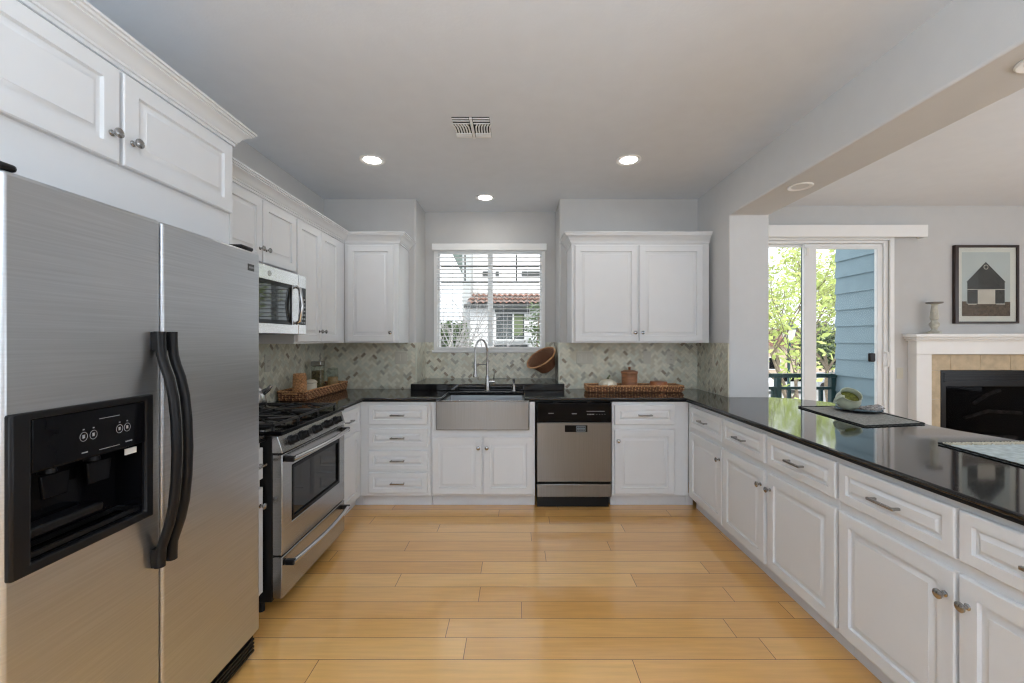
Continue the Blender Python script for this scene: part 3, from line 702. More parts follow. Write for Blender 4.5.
dd2 = MB().box(0.003, RW-0.003, 0.0, 0.050, 0.075, 0.284).build('storage_drawer', steel_r, rg, bevel=0.004)
bar(0.247, 0, dd2, 0)
ck = MB().box(-0.001, RW+0.001, 0.0, 0.655, 0.8945, 0.915).build('cooktop', blackg_m, rg, bevel=0.007, seg=3)
for bx, by, br in ((0.17, 0.19, 0.045), (0.17, 0.48, 0.036), (0.38, 0.335, 0.04), (0.59, 0.19, 0.05), (0.59, 0.48, 0.036)):
    MB().lathe([(br+0.015, 0.9155), (br+0.013, 0.921), (br, 0.923), (br, 0.930), (br-0.004, 0.933), (0.001, 0.934)], c=(bx, by, 0)).build('burner', iron_m, rg)
for gx0, gx1 in ((0.02, 0.262), (0.266, 0.494), (0.498, 0.74)):
    mb = MB(); y0, y1 = 0.05, 0.62; z0, z1 = 0.938, 0.950; w = 0.0055
    for x in (gx0+w, gx1-w): mb.box(x-w, x+w, y0, y1, z0, z1)
    for y in (y0+w, (y0+y1)/2, y1-w): mb.box(gx0, gx1, y-w, y+w, z0, z1+0.001)
    for yc in ((0.19, 0.48)):
        xc = (gx0+gx1)/2
        for a in range(4):
            ca, sa = math.cos(a*PI/2+PI/4), math.sin(a*PI/2+PI/4)
            ex, ey = (gx1-gx0)/2*0.98, 0.135
            mb.tube([(xc+ca*1.414*ex*0.98, yc+sa*1.414*ey*0.95, 0.945), (xc+ca*0.06, yc+sa*0.06, 0.951), (xc+ca*0.03, yc+sa*0.03, 0.953)], 0.006, 6)
        mb.tube([(xc, yc-0.135, 0.947), (xc, yc-0.045, 0.952)], 0.006, 6); mb.tube([(xc, yc+0.135, 0.947), (xc, yc+0.045, 0.952)], 0.006, 6)
    for x in (gx0+w, gx1-w):
        for y in (y0+0.01, y1-0.01): mb.box(x-w, x+w, y-w, y+w, 0.9155, z0)
    mb.build('grate', iron_m, rg, bevel=0.0)
for x in (0.03, RW-0.03):
    MB().lathe([(0.015, 0), (0.015, 0.06)], c=(x, 0.12, 0)).build('foot', black_m, rg)
    MB().lathe([(0.015, 0), (0.015, 0.06)], c=(x, 0.60, 0)).build('foot', black_m, rg)

ke = thing('stovetop_kettle', 'rounded steel kettle standing on the range at the wall, half hidden by the refrigerator', 'kettle', (-1.665, 2.565, 0.9535))
MB().lathe([(0.085, 0), (0.098, 0.006), (0.102, 0.03), (0.096, 0.08), (0.075, 0.125), (0.045, 0.148), (0.040, 0.150)]).build('pot', steel_l, ke)
MB().lathe([(0.1035, 0.022), (0.1045, 0.030), (0.1025, 0.038)], cap0=False, cap1=False).build('base_band', black_m, ke)
MB().lathe([(0.044, 0.1505), (0.040, 0.158), (0.015, 0.165), (0.010, 0.172), (0.016, 0.180), (0.012, 0.19), (0.001, 0.192)]).build('lid', steel_l, ke)
MB().tube([(0.0, -0.085, 0.10), (0.0, -0.085, 0.17), (0.0, -0.05, 0.225), (0, 0, 0.24), (0, 0.05, 0.225), (0, 0.085, 0.17), (0, 0.085, 0.10)], 0.008).build('handle', black_m, ke)
MB().tube([(0.075, 0.02, 0.09), (0.11, 0.03, 0.115), (0.125, 0.035, 0.14)], [0.02, 0.014, 0.010]).build('spout', steel_l, ke)

# ------------------------------------------------------------------ microwave
mw = thing('microwave', 'stainless over-the-range microwave mounted above the gas range', 'microwave', (-1.450, 2.098, 0), R90)
MB().box(0, 0.758, 0.032, 0.408, 1.415, 1.812).build('case', black_m, mw, bevel=0.003)
dm = MB().frame(0.0, 0.655, 1.415, 1.812, 0.03, 0.585, 1.475, 1.728, 0.0, 0.031).build('door', steel_l, mw, bevel=0.003)
MB().frame(0.03, 0.585, 1.475, 1.728, 0.055, 0.565, 1.497, 1.706, 0.002, 0.02).build('window_border', blackg_m, dm, bevel=0.002)
MB().box(0.0555, 0.5645, 0.005, 0.01, 1.4975, 1.7055).build('door_window', mwglass_m, dm)
mb = MB().tube([(0.615, -0.004, 1.485), (0.615, -0.030, 1.50), (0.615, -0.045, 1.60), (0.615, -0.030, 1.71), (0.615, -0.004, 1.725)], 0.012, 10); mb.build('handle', steel_l, dm)
cp = MB().box(0.658, 0.757, 0.0, 0.031, 1.415, 1.812).build('control_panel', steel_l, mw, bevel=0.003)
MB().box(0.668, 0.747, -0.002, 0.0, 1.478, 1.728).build('keypad', blackg_m, cp)
mb = MB()
for r_ in range(7):
    for c_ in range(3): mb.box(0.675+c_*0.024, 0.690+c_*0.024, -0.0028, -0.0021, 1.488+r_*0.026, 1.498+r_*0.026)
mb.build('keypad_marks', print_m, cp)
mb = MB(); R_ = lambda r: [(0.335+r*math.cos(2*PI*i/24), -0.0015, 1.768+r*math.sin(2*PI*i/24)) for i in range(24)]
MB().lathe([(0.017, 0.0002), (0.017, 0.0016), (0.001, 0.0016)], axis='-Y', c=(0.335, 0, 1.768)).build('round_emblem', nickel_m, dm)

# ------------------------------------------------------------------ refrigerator
fr = thing('refrigerator', 'large stainless side-by-side refrigerator with black curved handles', 'refrigerator', (-1.133, 0.910, 0), R90)
MB().box(0.008, 0.912, 0.085, 0.72, 0.02, 1.735).build('case', black_m, fr, bevel=0.004)
FZ0, FZ1 = 0.105, 1.757
SP = 0.412
DZa, DZb = 0.838, 1.212
fz = MB().frame(0.002, SP-0.003, FZ0, FZ1, 0.022, SP-0.045, DZa+0.012, DZb-0.012, 0.0, 0.075).build('freezer_door', steel_m, fr, bevel=0.010, seg=3)
fd = MB().box(SP+0.003, 0.918, 0.0, 0.075, FZ0, FZ1).build('fridge_door', steel_m, fr, bevel=0.010, seg=3)
# badge
b_ = MB().box(0.836, 0.876, -0.002, -0.0002, 1.672, 1.700).build('badge', dark_m, fd)
mb = MB()
for k in range(5): mb.box(0.841+k*0.0064, 0.8455+k*0.0064, -0.0026, -0.0021, 1.682, 1.690)
mb.build('badge_marks', print_m, fd)
# dispenser
dp = MB().frame(0.008, SP-0.040, DZa, DZb, 0.050, SP-0.068, 0.862, 1.195, -0.012, 0.02).build('dispenser', black_m, fr, bevel=0.005)
MB().box(0.051, SP-0.069, -0.010, 0.03, 1.070, 1.194).build('control_panel', blackg_m, dp, bevel=0.003)
mb = MB(); mb.frame(0.046, SP-0.064, 0.858, 1.072, 0.052, SP-0.070, 0.866, 1.066, 0.0, 0.078)
mb.box(0.046, SP-0.064, 0.079, 0.083, 0.858, 1.072)
mb.build('alcove', blackg_m, dp)
MB().box(0.07, 0.25, 0.02, 0.07, 0.905, 0.930).build('ice_chute', black_m, dp, bevel=0.006)
for x in (0.135, 0.245):
    MB().prism([(x-0.035, 1.045), (x+0.035, 1.045), (x+0.028, 0.985), (x-0.028, 0.985)], 0.028, 0.036, 'Y').build('paddle', blackg_m, dp, rot=(0, 0, 0), bevel=0.003)
    MB().lathe([(0.018, 1.045), (0.014, 1.064)], c=(x, 0.05, 0)).build('nozzle', black_m, dp)
mb = MB().frame(0.054, SP-0.072, 0.004, 0.072, 0.062, SP-0.080, 0.012, 0.066, -0.880, -0.868)
mb.build('drip_tray', black_m, dp, rot=(PI/2, 0, 0), bevel=0.001)
for o in dp.children:
    if o.name.startswith('drip_tray'):
        o.rotation_euler = (0, 0, 0)
        for v in o.data.vertices: v.co = Vector((v.co.x, v.co.z, -v.co.y))
mb = MB()
for xc in (0.175, 0.235 - 0.0, 0.285, 0.325 - 0.02):
    pass
for xc in (0.165, 0.19, 0.262, 0.285):
    z = 1.128; mb = MB()
    ring = [(xc+0.0095*math.cos(2*PI*i/20), -0.0108, z+0.0115*math.sin(2*PI*i/20)) for i in range(20)]
    mb.tube(ring, 0.0007, 4, closed=True); mb.build('button_ring', print_m, dp)
    mb = MB(); mb.box(xc-0.003, xc+0.003, -0.0112, -0.0104, z-0.004, z+0.005); mb.build('button_symbol', print_m, dp)
    mb = MB(); mb.box(xc-0.002, xc+0.002, -0.0112, -0.0104, z+0.017, z+0.020); mb.build('indicator', print_m, dp)
for bx in ((0.205, 0.262, 1.166, 1.1675), (0.205, 0.262, 1.083, 1.0845), (0.16, 0.175, 1.085, 1.088), (0.28, 0.30, 1.086, 1.089)):
    MB().box(bx[0], bx[1], -0.0112, -0.0104, bx[2], bx[3]).build('printed_line', print_m, dp)
MB().box(0.292, 0.326, 0.0, 0.004, 1.045, 1.062).build('small_label', plastic_w, dp)
# handles
for hx, par in ((SP-0.024, fz), (SP+0.021, fd)):
    zs = [1.385, 1.36, 1.33, 1.30, 1.26, 1.20, 1.12, 1.03, 0.94, 0.86, 0.80, 0.755, 0.725, 0.695]
    offs = [0.018, 0.019, 0.022, 0.030, 0.045, 0.058, 0.066, 0.069, 0.066, 0.058, 0.045, 0.030, 0.020, 0.018]
    rs = []
    for z, o_ in zip(zs, offs):
        w_, t_ = (0.0150, 0.013)
        rs.append([(hx+w_*math.cos(2*PI*i/14), -o_+t_*math.sin(2*PI*i/14)-0.0, z) for i in range(14)])
    mb = MB(); mb.rings(rs)
    for z in (1.375, 0.70):
        mb.lathe([(0.0150, z-0.03), (0.0155, z+0.03)], c=(hx, -0.016, 0), seg=16)
        mb.box(hx-0.0150, hx+0.0150, -0.016, 0.0, z-0.028, z+0.028)
    mb.build('handle', black_m, par)
MB().box(0.02, 0.90, 0.015, 0.085, 0.018, 0.098).build('base_grille', black_m, fr, bevel=0.006)
mb = MB()
for k in range(4): mb.box(0.03, 0.89, 0.006, 0.016, 0.030+k*0.016, 0.038+k*0.016)
mb.build('grille_fins', black_m, fr)
for x in (0.018, 0.865): MB().box(x-0.018 if x < .5 else x-0.06, x+0.02, 0.004, 0.12, 1.7575, 1.776).build('hinge_cover', black_m, fr, bevel=0.008)
for x in (0.06, 0.86): MB().lathe([(0.02, 0.0), (0.02, 0.03)], c=(x, 0.15, 0)).build('foot', black_m, fr)

# ------------------------------------------------------------------ woven trays and basket
def weave(mb, loop, n, rows, r, stakes, amp, zf):
    """loop(t,row_fraction) -> (x,y) with outward normal (nx,ny); closed strands wavy round the stakes"""
    for k in range(rows):
        f = (k+0.5)/rows; z = zf(f); pts = []
        for i in range(n):
            t = i/n; x, y, nx, ny = loop(t, f)
            a = amp*math.sin(PI*stakes*t*1.0 + (PI if k % 2 else 0))
            pts.append((x+nx*a, y+ny*a, z))
        mb.tube(pts, r, 5, closed=True)
def rect_loop(hx, hy, rad, flare):
    hx0, hy0 = hx, hy
    def f(t, fr):
        e = flare*fr; a, b = hx0+e, hy0+e
        per = 4*(a+b); s = t*per
        for (L, o, d, nn) in ((2*a, (-a,-b), (1,0), (0,-1)), (2*b, (a,-b), (0,1), (1,0)), (2*a, (a,b), (-1,0), (0,1)), (2*b, (-a,b), (0,-1), (-1,0))):
            if s <= L+1e-9: return (o[0]+d[0]*s, o[1]+d[1]*s, nn[0], nn[1])
            s -= L
        return (-a, -b, 0, -1)
    return f
def woven_tray(label, loc, rz, hx, hy, h, group=None):
    t = thing('woven_tray', label, 'tray', loc, rz)
    MB().box(-hx, hx, -hy, hy, 0.001, 0.007).build('tray_base', wickd_m, t, bevel=0.002)
    lp = rect_loop(hx, hy, 0.02, 0.008); per = 4*(hx+hy); st = int(per/0.026)//2*2
    mb = MB(); weave(mb, lp, st*4, 4, h/10.5, st, 0.0055, lambda f: 0.006+f*(h-0.014)); mb.build('woven_wall', wickd_m, t)
    mb = MB()
    for i in range(st):
        x, y, nx, ny = lp((i+0.0)/st, 0); x2, y2, _, _ = lp((i+0.0)/st, 1)
        for k in range(4):
            if (i+k) % 2: continue
            f = (k+0.5)/4; xx, yy, nx, ny = lp((i+0.5)/st, f); zz = 0.006+f*(h-0.014); q = 0.013*(h/0.078)
            mb.tube([(xx+nx*0.004, yy+ny*0.004, zz-q*0.7), (xx+nx*0.0095, yy+ny*0.0095, zz), (xx+nx*0.004, yy+ny*0.004, zz+q*0.7)], 0.0048, 5)
    mb.build('stakes', wickl_m, t)
    mb = MB(); n = st*4
    for ph in (0, PI):
        pts = []
        for i in range(n):
            x, y, nx, ny = lp(i/n, 1.0); a = 0.004*math.sin(PI*st*i/n*1.0+ph); pts.append((x+nx*a, y+ny*a, h-0.004+0.003*math.cos(PI*st*i/n+ph)))
        mb.tube(pts, 0.0045, 5, closed=True)
    mb.build('braided_rim', wickl_m, t)
    return t
tr = woven_tray('long woven wicker tray on the counter beside the range at the left wall', (-1.733, 3.585, CT1+0.0005), PI/2, 0.385, 0.100, 0.078)
MB().tube([(0.41, -0.05, 0.055), (0.418, -0.045, 0.058), (0.418, 0.045, 0.058), (0.41, 0.05, 0.055)], 0.006).build('tray_handle', wickl_m, tr)
MB().tube([(-0.41, -0.05, 0.055), (-0.418, -0.045, 0.058), (-0.418, 0.045, 0.058), (-0.41, 0.05, 0.055)], 0.006).build('tray_handle', wickl_m, tr)
tr2 = woven_tray('wide woven wicker tray on the back counter right of the sink', (1.066, 3.815, CT1+0.0005), 0, 0.420, 0.085, 0.062)

# things on the left tray
TB = CT1 + 0.0085
w = thing('wicker_canister', 'round woven wicker canister at the range end of the left tray', 'canister', (-1.725, 3.295, TB))
mb = MB(); weave(mb, lambda t, f: ((0.042+0.003*math.sin(f*PI))*math.cos(2*PI*t), (0.042+0.003*math.sin(f*PI))*math.sin(2*PI*t), math.cos(2*PI*t), math.sin(2*PI*t)), 96, 16, 0.0058, 24, 0.003, lambda f: f*0.180+0.002)
mb.build('woven_side', wickl_m, w)
MB().lathe([(0.038, 0.0), (0.038, 0.16)], seg=24).build('liner', wickl_m, w)
MB().lathe([(0.046, 0.184), (0.049, 0.190), (0.043, 0.198), (0.001, 0.200)]).build('lid', wickl_m, w)
w = thing('ceramic_jar', 'short cream lidded ceramic jar in the left tray', 'jar', (-1.700, 3.425, TB))
MB().lathe([(0.036, 0), (0.044, 0.005), (0.046, 0.05), (0.045, 0.100), (0.042, 0.106)]).build('jar_body', cream_m, w)
MB().lathe([(0.045, 0.107), (0.049, 0.112), (0.046, 0.122), (0.028, 0.136), (0.001, 0.140)]).build('lid', cream_m, w)
w = thing('tall_glass_jar', 'tall square glass jar with a metal clasp lid in the left tray', 'jar', (-1.745, 3.64, TB))
MB().box(-0.043, 0.043, -0.043, 0.043, 0, 0.235).build('glass', jar_m, w, bevel=0.008, seg=3)
MB().box(-0.037, 0.037, -0.037, 0.037, 0.006, 0.195).build('contents', mat('dried_herbs', (0.16, 0.12, 0.05), 0.8, var=0.7, scale=60), w, bevel=0.006)
MB().box(-0.044, 0.044, -0.044, 0.044, 0.236, 0.278).build('lid', nickel_m, w, bevel=0.006)
w = thing('cork_filled_jar', 'small round glass jar half filled with corks at the far end of the left tray', 'jar', (-1.720, 3.875, TB))
MB().lathe([(0.044, 0), (0.048, 0.004), (0.048, 0.185), (0.044, 0.188)]).build('glass', jar_m, w)
MB().lathe([(0.042, 0.004), (0.044, 0.008), (0.044, 0.115), (0.040, 0.119), (0.001, 0.121)]).build('contents', cork_m, w)
MB().lathe([(0.046, 0.189), (0.048, 0.193), (0.040, 0.202), (0.001, 0.206)]).build('lid', jar_m, w)
# things on the right tray
pk = thing('small_pumpkin', 'small pale ribbed pumpkin on the right tray', 'pumpkin', (0.83, 3.80, TB+0.004))
pk.scale = (1.35, 1.35, 1.45)
mb = MB(); rs = []; n = 40
for j in range(13):
    a = -PI/2 + PI*j/12; ring = []
    for i in range(n):
        th = 2*PI*i/n; rib = 1-0.12*abs(math.cos(th*4.5)) if True else 1; rr = (0.004+0.058*math.cos(a))*rib
        ring.append((rr*math.cos(th), rr*math.sin(th), 0.036+0.034*math.sin(a)*(1-0.18*math.exp(-(math.cos(a)/0.35)**2)*0)))
    rs.append(ring)
mb.rings(rs); mb.build('flesh', pump_m, pk)
MB().tube([(0, 0, 0.066), (0.004, 0, 0.082), (0.016, 0.002, 0.094)], [0.010, 0.006, 0.007], 7).build('stem', stem_m, pk)
cn = thing('wooden_canister', 'dark turned wooden canister with knobbed lid on the right tray', 'canister', (1.035, 3.82, TB))
cn.scale = (1.08, 1.08, 1.25)
MB().lathe([(0.062, 0), (0.066, 0.004), (0.064, 0.03), (0.066, 0.08), (0.067, 0.118), (0.064, 0.122)], seg=28).build('canister_body', wood_m, cn)
MB().lathe([(0.069, 0.1225), (0.072, 0.128), (0.070, 0.140), (0.045, 0.147), (0.012, 0.149), (0.008, 0.156), (0.014, 0.166), (0.010, 0.172), (0.001, 0.174)], seg=28).build('lid', wood_m, cn)
bw = thing('wooden_bowl', 'shallow reddish wooden bowl turned upside down on the right tray', 'bowl', (1.295, 3.80, TB))
bw.scale = (0.95, 0.95, 1.6)
MB().lathe([(0.070, 0.0), (0.082, 0.004), (0.085, 0.022), (0.082, 0.045), (0.078, 0.052), (0.070, 0.053), (0.001, 0.055)], seg=28).build('bowl_shell', mat('red_wood', (0.34, 0.12, 0.045), 0.4, var=0.3, scale=15), bw)

bk = thing('hanging_basket', 'round brown wicker basket hanging tilted beside the window', 'basket', (0.246, 4.225, 1.196))
def bloop(rad): return lambda t, f: (rad(f)*math.cos(2*PI*t), rad(f)*math.sin(2*PI*t), math.cos(2*PI*t), math.sin(2*PI*t))
rad = lambda f: 0.083 + 0.055*f + 0.020*f**4
Hb = 0.135
mb = MB(); weave(mb, bloop(rad), 128, 15, 0.0058, 32, 0.003, lambda f: -Hb+f*Hb); mb.build('woven_side', wickd_m, bk)
mb = MB()
for i in range(32):
    a = 2*PI*i/32; mb.tube([(rad(f)*math.cos(a), rad(f)*math.sin(a), -Hb+f*Hb) for f in (0, .5, 1)], 0.003, 4)
mb.build('stakes', wick_m, bk)
MB().lathe([(0.086, -Hb-0.004), (0.086, -Hb+0.003)], seg=32).build('basket_bottom', wickd_m, bk)
mb = MB(); n = 128
for ph in (0, PI): mb.tube([((0.160+0.004*math.sin(20*2*PI*i/n+ph))*math.cos(2*PI*i/n), (0.160+0.004*math.sin(20*2*PI*i/n+ph))*math.sin(2*PI*i/n), 0.002+0.004*math.cos(20*2*PI*i/n+ph)) for i in range(n)], 0.006, 5, closed=True)
mb.build('braided_rim', wickl_m, bk)
bk.rotation_euler = (math.radians(22), math.radians(-33), 0)
hk = tag(MB().tube([(AX1-0.0065, 4.225, 1.345), (AX1-0.02, 4.225, 1.345), (AX1-0.028, 4.225, 1.335), (AX1-0.028, 4.225, 1.318), (AX1-0.02, 4.225, 1.312)], 0.0035).build('wall_hook', nickel_m), 'small metal hook on the window reveal holding the tilted basket', 'hook')

# ------------------------------------------------------------------ outlets and switches
def plate(label, loc, rz, w, n, kind):
    t = thing('light_switch' if kind == 's' else 'power_outlet', label, 'switch' if kind == 's' else 'outlet', loc, rz)
    MB().box(-w/2, w/2, -0.005, 0, -0.06, 0.06).build('cover_plate', plate_m, t, bevel=0.002)
    for i in range(n):
        x = (i-(n-1)/2)*0.046
        if kind == 's': MB().box(x-0.017, x+0.017, -0.0075, -0.0052, -0.034, 0.034).build('rocker', plate_m, t, bevel=0.0015)
        else:
            for z in (-0.02, 0.02):
                o = MB().box(x-0.016, x+0.016, -0.0075, -0.0052, z-0.014, z+0.014).build('socket', plate_m, t, bevel=0.004)
                mb = MB(); mb.box(x-0.007, x-0.005, -0.0082, -0.0077, z-0.004, z+0.006); mb.box(x+0.005, x+0.007, -0.0082, -0.0077, z-0.004, z+0.006); mb.build('slots', black_m, o)
    return t
PY = YB-0.0062
plate('double switch plate on the tiled back wall left of the window', (-1.12, PY, 1.206), 0, 0.118, 2, 's')
plate('triple switch plate under the right wall cabinet, nearest the window', (0.655, PY, 1.206), 0, 0.160, 3, 's')
plate('single switch plate under the right wall cabinet, above the wooden canister', (1.258, PY, 1.206), 0, 0.075, 1, 's')
plate('wall outlet under the right wall cabinet, nearest the right corner', (1.485, PY, 1.206), 0, 0.075, 1, 'o')
plate('wall outlet on the tiled end wall beside the peninsula', (XP-0.0062, 3.71, 1.19), -R90, 0.075, 1, 'o')
plate('wall outlet on the tiled left wall just past the refrigerator', (XL+0.0062, 3.10, 1.20), R90, 0.075, 1, 'o')
plate('small white switch plate between the sliding door and the fireplace', (4.085, YA-0.0002, 1.02), 0, 0.07, 1, 's')

# ------------------------------------------------------------------ fireplace wall
fp = thing('fireplace', 'white mantel fireplace with beige stone tile surround and black firebox', 'fireplace', (0, YA-0.0005, 0))
FX0, FX1 = 4.33, 5.70
mb = MB(); mb.box(4.11, 5.92, -0.16, 0, 1.405, 1.44); mb.box(4.125, 5.905, -0.145, 0, 1.385, 1.4045); mb.box(4.14, 5.89, -0.125, 0, 1.365, 1.3845)
mb.build('mantel_shelf', trim_m, fp, bevel=0.006)
MB().box(4.17, 5.86, -0.10, 0, 1.225, 1.3645).build('frieze', trim_m, fp, bevel=0.003)
for x0, x1 in ((4.17, FX0-0.002), (FX1+0.002, 5.86)):
    mb = MB(); mb.box(x0, x1, -0.10, 0, 0, 1.2245); mb.box(x0-0.01, x1+0.0, -0.115, -0.1005, 0, 0.15); mb.build('pilaster', trim_m, fp, bevel=0.003)
BX0, BX1, BZ1 = 4.467, 5.565, 1.055
mb = MB(); z = 0.0
mb.mi = 0
mb.box(FX0, FX1, -0.045, -0.0, BZ1, 1.222); mb.box(FX0, BX0, -0.045, 0, 0, BZ1); mb.box(BX1, FX1, -0.045, 0, 0, BZ1)
mb.build('tile_backing', grout_m, fp)
mb = MB()
xs = [FX0, 4.575, 4.89, 5.205, 5.52, FX1]
for a, b in zip(xs, xs[1:]): mb.box(a+0.0015, b-0.0015, -0.053, -0.0455, BZ1+0.002, 1.220)
z = BZ1
while z > 0.05:
    for a, b in ((FX0, BX0), (BX1, FX1)): mb.box(a+0.0015, b-0.0015, -0.053, -0.0455, max(z-0.303, 0.0), z-0.002)
    z -= 0.305
mb.build('stone_tiles', travert_m, fp, bevel=0.001)
fb = MB().frame(BX0+0.002, BX1-0.002, 0.0, BZ1-0.002, BX0+0.055, BX1-0.055, 0.16, 0.885, -0.056, 0.0).build('firebox', black_m, fp, bevel=0.003)
mb = MB()
for k in range(4): mb.box(BX0+0.03, BX1-0.03, -0.064, -0.0565, 0.935+k*0.026, 0.948+k*0.026)
for k in range(3): mb.box(BX0+0.03, BX1-0.03, -0.064, -0.0565, 0.05+k*0.03, 0.065+k*0.03)
mb.build('louvres', black_m, fb)
MB().box(BX0+0.056, BX1-0.056, -0.050, -0.047, 0.161, 0.884).build('glass_front', smoke_m, fb)
MB().box(BX0+0.056, BX1-0.056, -0.004, -0.001, 0.161, 0.884).build('fire_back', iron_m, fb)
for pts, r in (([(4.6,-0.04,0.30),(4.9,-0.045,0.36),(5.3,-0.035,0.34)], 0.028), ([(4.75,-0.04,0.55),(5.0,-0.04,0.62),(5.35,-0.04,0.60)], 0.024), ([(4.85,-0.04,0.70),(5.0,-0.04,0.80),(5.12,-0.04,0.84)], 0.022), ([(4.65,-0.04,0.20),(5.0,-0.04,0.22),(5.4,-0.04,0.20)], 0.03)):
    MB().tube([(a, -0.024, c) for a, b, c in pts], 0.019, 8).build('log', log_m, fp)
cs = thing('candle_holder', 'carved grey stone candle holder with flat top on the mantel', 'candle holder', (4.37, YA-0.085, 1.441))
cs.scale = (0.82, 0.82, 1.0)
MB().lathe([(0.070, 0), (0.070, 0.018), (0.055, 0.024), (0.040, 0.032), (0.028, 0.045), (0.032, 0.06), (0.050, 0.085), (0.052, 0.105), (0.035, 0.125), (0.030, 0.14), (0.042, 0.152), (0.045, 0.17), (0.040, 0.21), (0.032, 0.27), (0.030, 0.30), (0.042, 0.312)], seg=24).build('stem', stonec_m, cs)
MB().lathe([(0.045, 0.3125), (0.078, 0.316), (0.084, 0.322), (0.084, 0.330), (0.001, 0.330)], seg=24).build('top_plate', mat('dark_pewter', (0.2, 0.19, 0.18), 0.5, 0.6), cs)

pf = thing('framed_picture', 'framed picture of a dark barn hanging above the mantel', 'picture', (0, YA, 0))
px = lambda u: (940+u/7.583-517)/94.3
pz = lambda v: EYE+(339.5-240-v/7.583)/94.3
MB().frame(px(112), px(598), pz(633), pz(38), px(140), px(583), pz(618), pz(56), -0.036, -0.001).build('frame', frame_m, pf, bevel=0.003)
MB().box(px(138), px(587), -0.020, -0.002, pz(622), pz(52)).build('mat_board', paper_m, pf)
mb = MB(); mb.mi = 0; mb.box(px(172), px(538), -0.022, -0.0205, pz(577), pz(92))
mb.mi = 2; mb.box(px(172), px(538), -0.0232, -0.0222, pz(577), pz(482)); mb.box(px(172), px(207), -0.0232, -0.0222, pz(482), pz(465)); mb.box(px(498), px(538), -0.0232, -0.0222, pz(482), pz(468))
mb.mi = 1; mb.box(px(212), px(495), -0.0244, -0.0234, pz(480), pz(316)); mb.prism([(px(203), pz(320)), (px(504), pz(320)), (px(352), pz(166))], -0.0246, -0.0235, 'Y')
mb.mi = 3; mb.box(px(290), px(422), -0.0252, -0.0245, pz(486), pz(374)); mb.box(px(212), px(495), -0.0252, -0.0245, pz(377), pz(372))
c0 = (px(352), pz(205)); mb.tube([(c0[0]+0.022*math.cos(2*PI*i/20), -0.025, c0[1]+0.022*math.sin(2*PI*i/20)) for i in range(20)], 0.0035, 4, closed=True)
mb.box(px(215), px(280), -0.0256, -0.0245, pz(492), pz(486)); mb.box(px(430), px(495), -0.0256, -0.0245, pz(489), pz(484))
mb.build('print', [pr_sky, pr_barn, pr_field, pr_door], pf)
MB().box(px(141), px(584), -0.031, -0.028, pz(619), pz(55)).build('glazing', picg_m, pf)

# ------------------------------------------------------------------ things on the peninsula
def cloth(name, label, quad, m, nx=22, ny=22, edge_x=None):
    t = thing(name, label, 'placemat', (quad[0][0], quad[0][1], CT1))
    mb = MB(); q = [Vector((a[0]-quad[0][0], a[1]-quad[0][1], 0)) for a in quad]
    G = []
    for i in range(nx+1):
        row = []
        for j in range(ny+1):
            u, v = i/nx, j/ny
            p = (q[0]*(1-u)+q[1]*u)*(1-v)+(q[3]*(1-u)+q[2]*u)*v
            row.append((p.x, p.y, 0.0012+0.0016*(0.5+0.5*math.sin(17*u+3*v)*math.sin(11*v+1))))
        G.append(row)
    T = [[mb.bm.verts.new((p[0], p[1], p[2]+0.0025)) for p in r] for r in G]
    Bt = [[mb.bm.verts.new((p[0], p[1], 0.0006)) for p in r] for r in G]
    for i in range(nx):
        for j in range(ny):
            mb.face([T[i][j], T[i+1][j], T[i+1][j+1], T[i][j+1]]); mb.face([Bt[i][j+1], Bt[i+1][j+1], Bt[i+1][j], Bt[i][j]])
    for i in range(nx):
        mb.face([Bt[i][0], Bt[i+1][0], T[i+1][0], T[i][0]]); mb.face([Bt[i+1][ny], Bt[i][ny], T[i][ny], T[i+1][ny]])
    for j in range(ny):
        mb.face([Bt[0][j+1], Bt[0][j], T[0][j], T[0][j+1]]); mb.face([Bt[nx][j], Bt[nx][j+1], T[nx][j+1], T[nx][j]])
    mb.build('cloth', m, t)
    mb = MB()
    loop = [q[0], q[1], q[2], q[3]]
    for a, b in zip(loop, loop[1:]+loop[:1]):
        n = max(2, int((b-a).length/0.018)); pts = [(a.lerp(b, k/n)+Vector((0, 0, 0.0048+0.0012*(k % 2)))) for k in range(n+1)]
        mb.tube(pts, 0.0040, 5)
    mb.build('edging', fringe_m, t)
    return t
cloth('placemat', 'grey woven placemat with black edging under the sage pitcher', [(1.97, 2.905), (1.893, 2.258), (2.288, 2.33), (2.38, 2.93)], mat_m)
pm2 = cloth('placemat', 'pale patterned placemat nearer the camera on the peninsula', [(1.915, 1.885), (1.87, 1.23), (2.37, 1.27), (2.345, 1.91)], matp_m)
mb = MB()
for k in range(26):
    f = k/25; x = 0.02+f*0.395; y = 0.0+f*0.02
    mb.tube([(x, y, 0.006), (x+0.012*math.sin(k*2.1), y-0.02, 0.008), (x+0.006*math.sin(k), y-0.038, 0.0065)], 0.0035, 5)
mb.build('fringe', cream_m, pm2)
MZ = CT1+0.0065
pl = tag(MB().lathe([(0.06, 0), (0.10, 0.002), (0.128, 0.012), (0.126, 0.015), (0.10, 0.006), (0.001, 0.005)], seg=36).build('dark_plate', blackg_m, loc=(2.235, 2.72, MZ+0.002)), 'round black plate on the grey placemat under pitcher and napkin', 'plate')
pt = thing('sage_pitcher', 'round sage green ceramic pitcher tilted toward the kitchen, filled with moss', 'pitcher', (2.165, 2.715, MZ+0.072))
prof = [(0.020, -0.052), (0.048, -0.045), (0.066, -0.018), (0.069, 0.005), (0.064, 0.026), (0.058, 0.040), (0.057, 0.050), (0.060, 0.058)]
inner = [(0.056, 0.057), (0.053, 0.049), (0.053, 0.040), (0.053, 0.026)]
mb = MB(); mb.lathe(prof+inner, seg=32, cap1=False); mb.build('vessel', sage_m, pt)
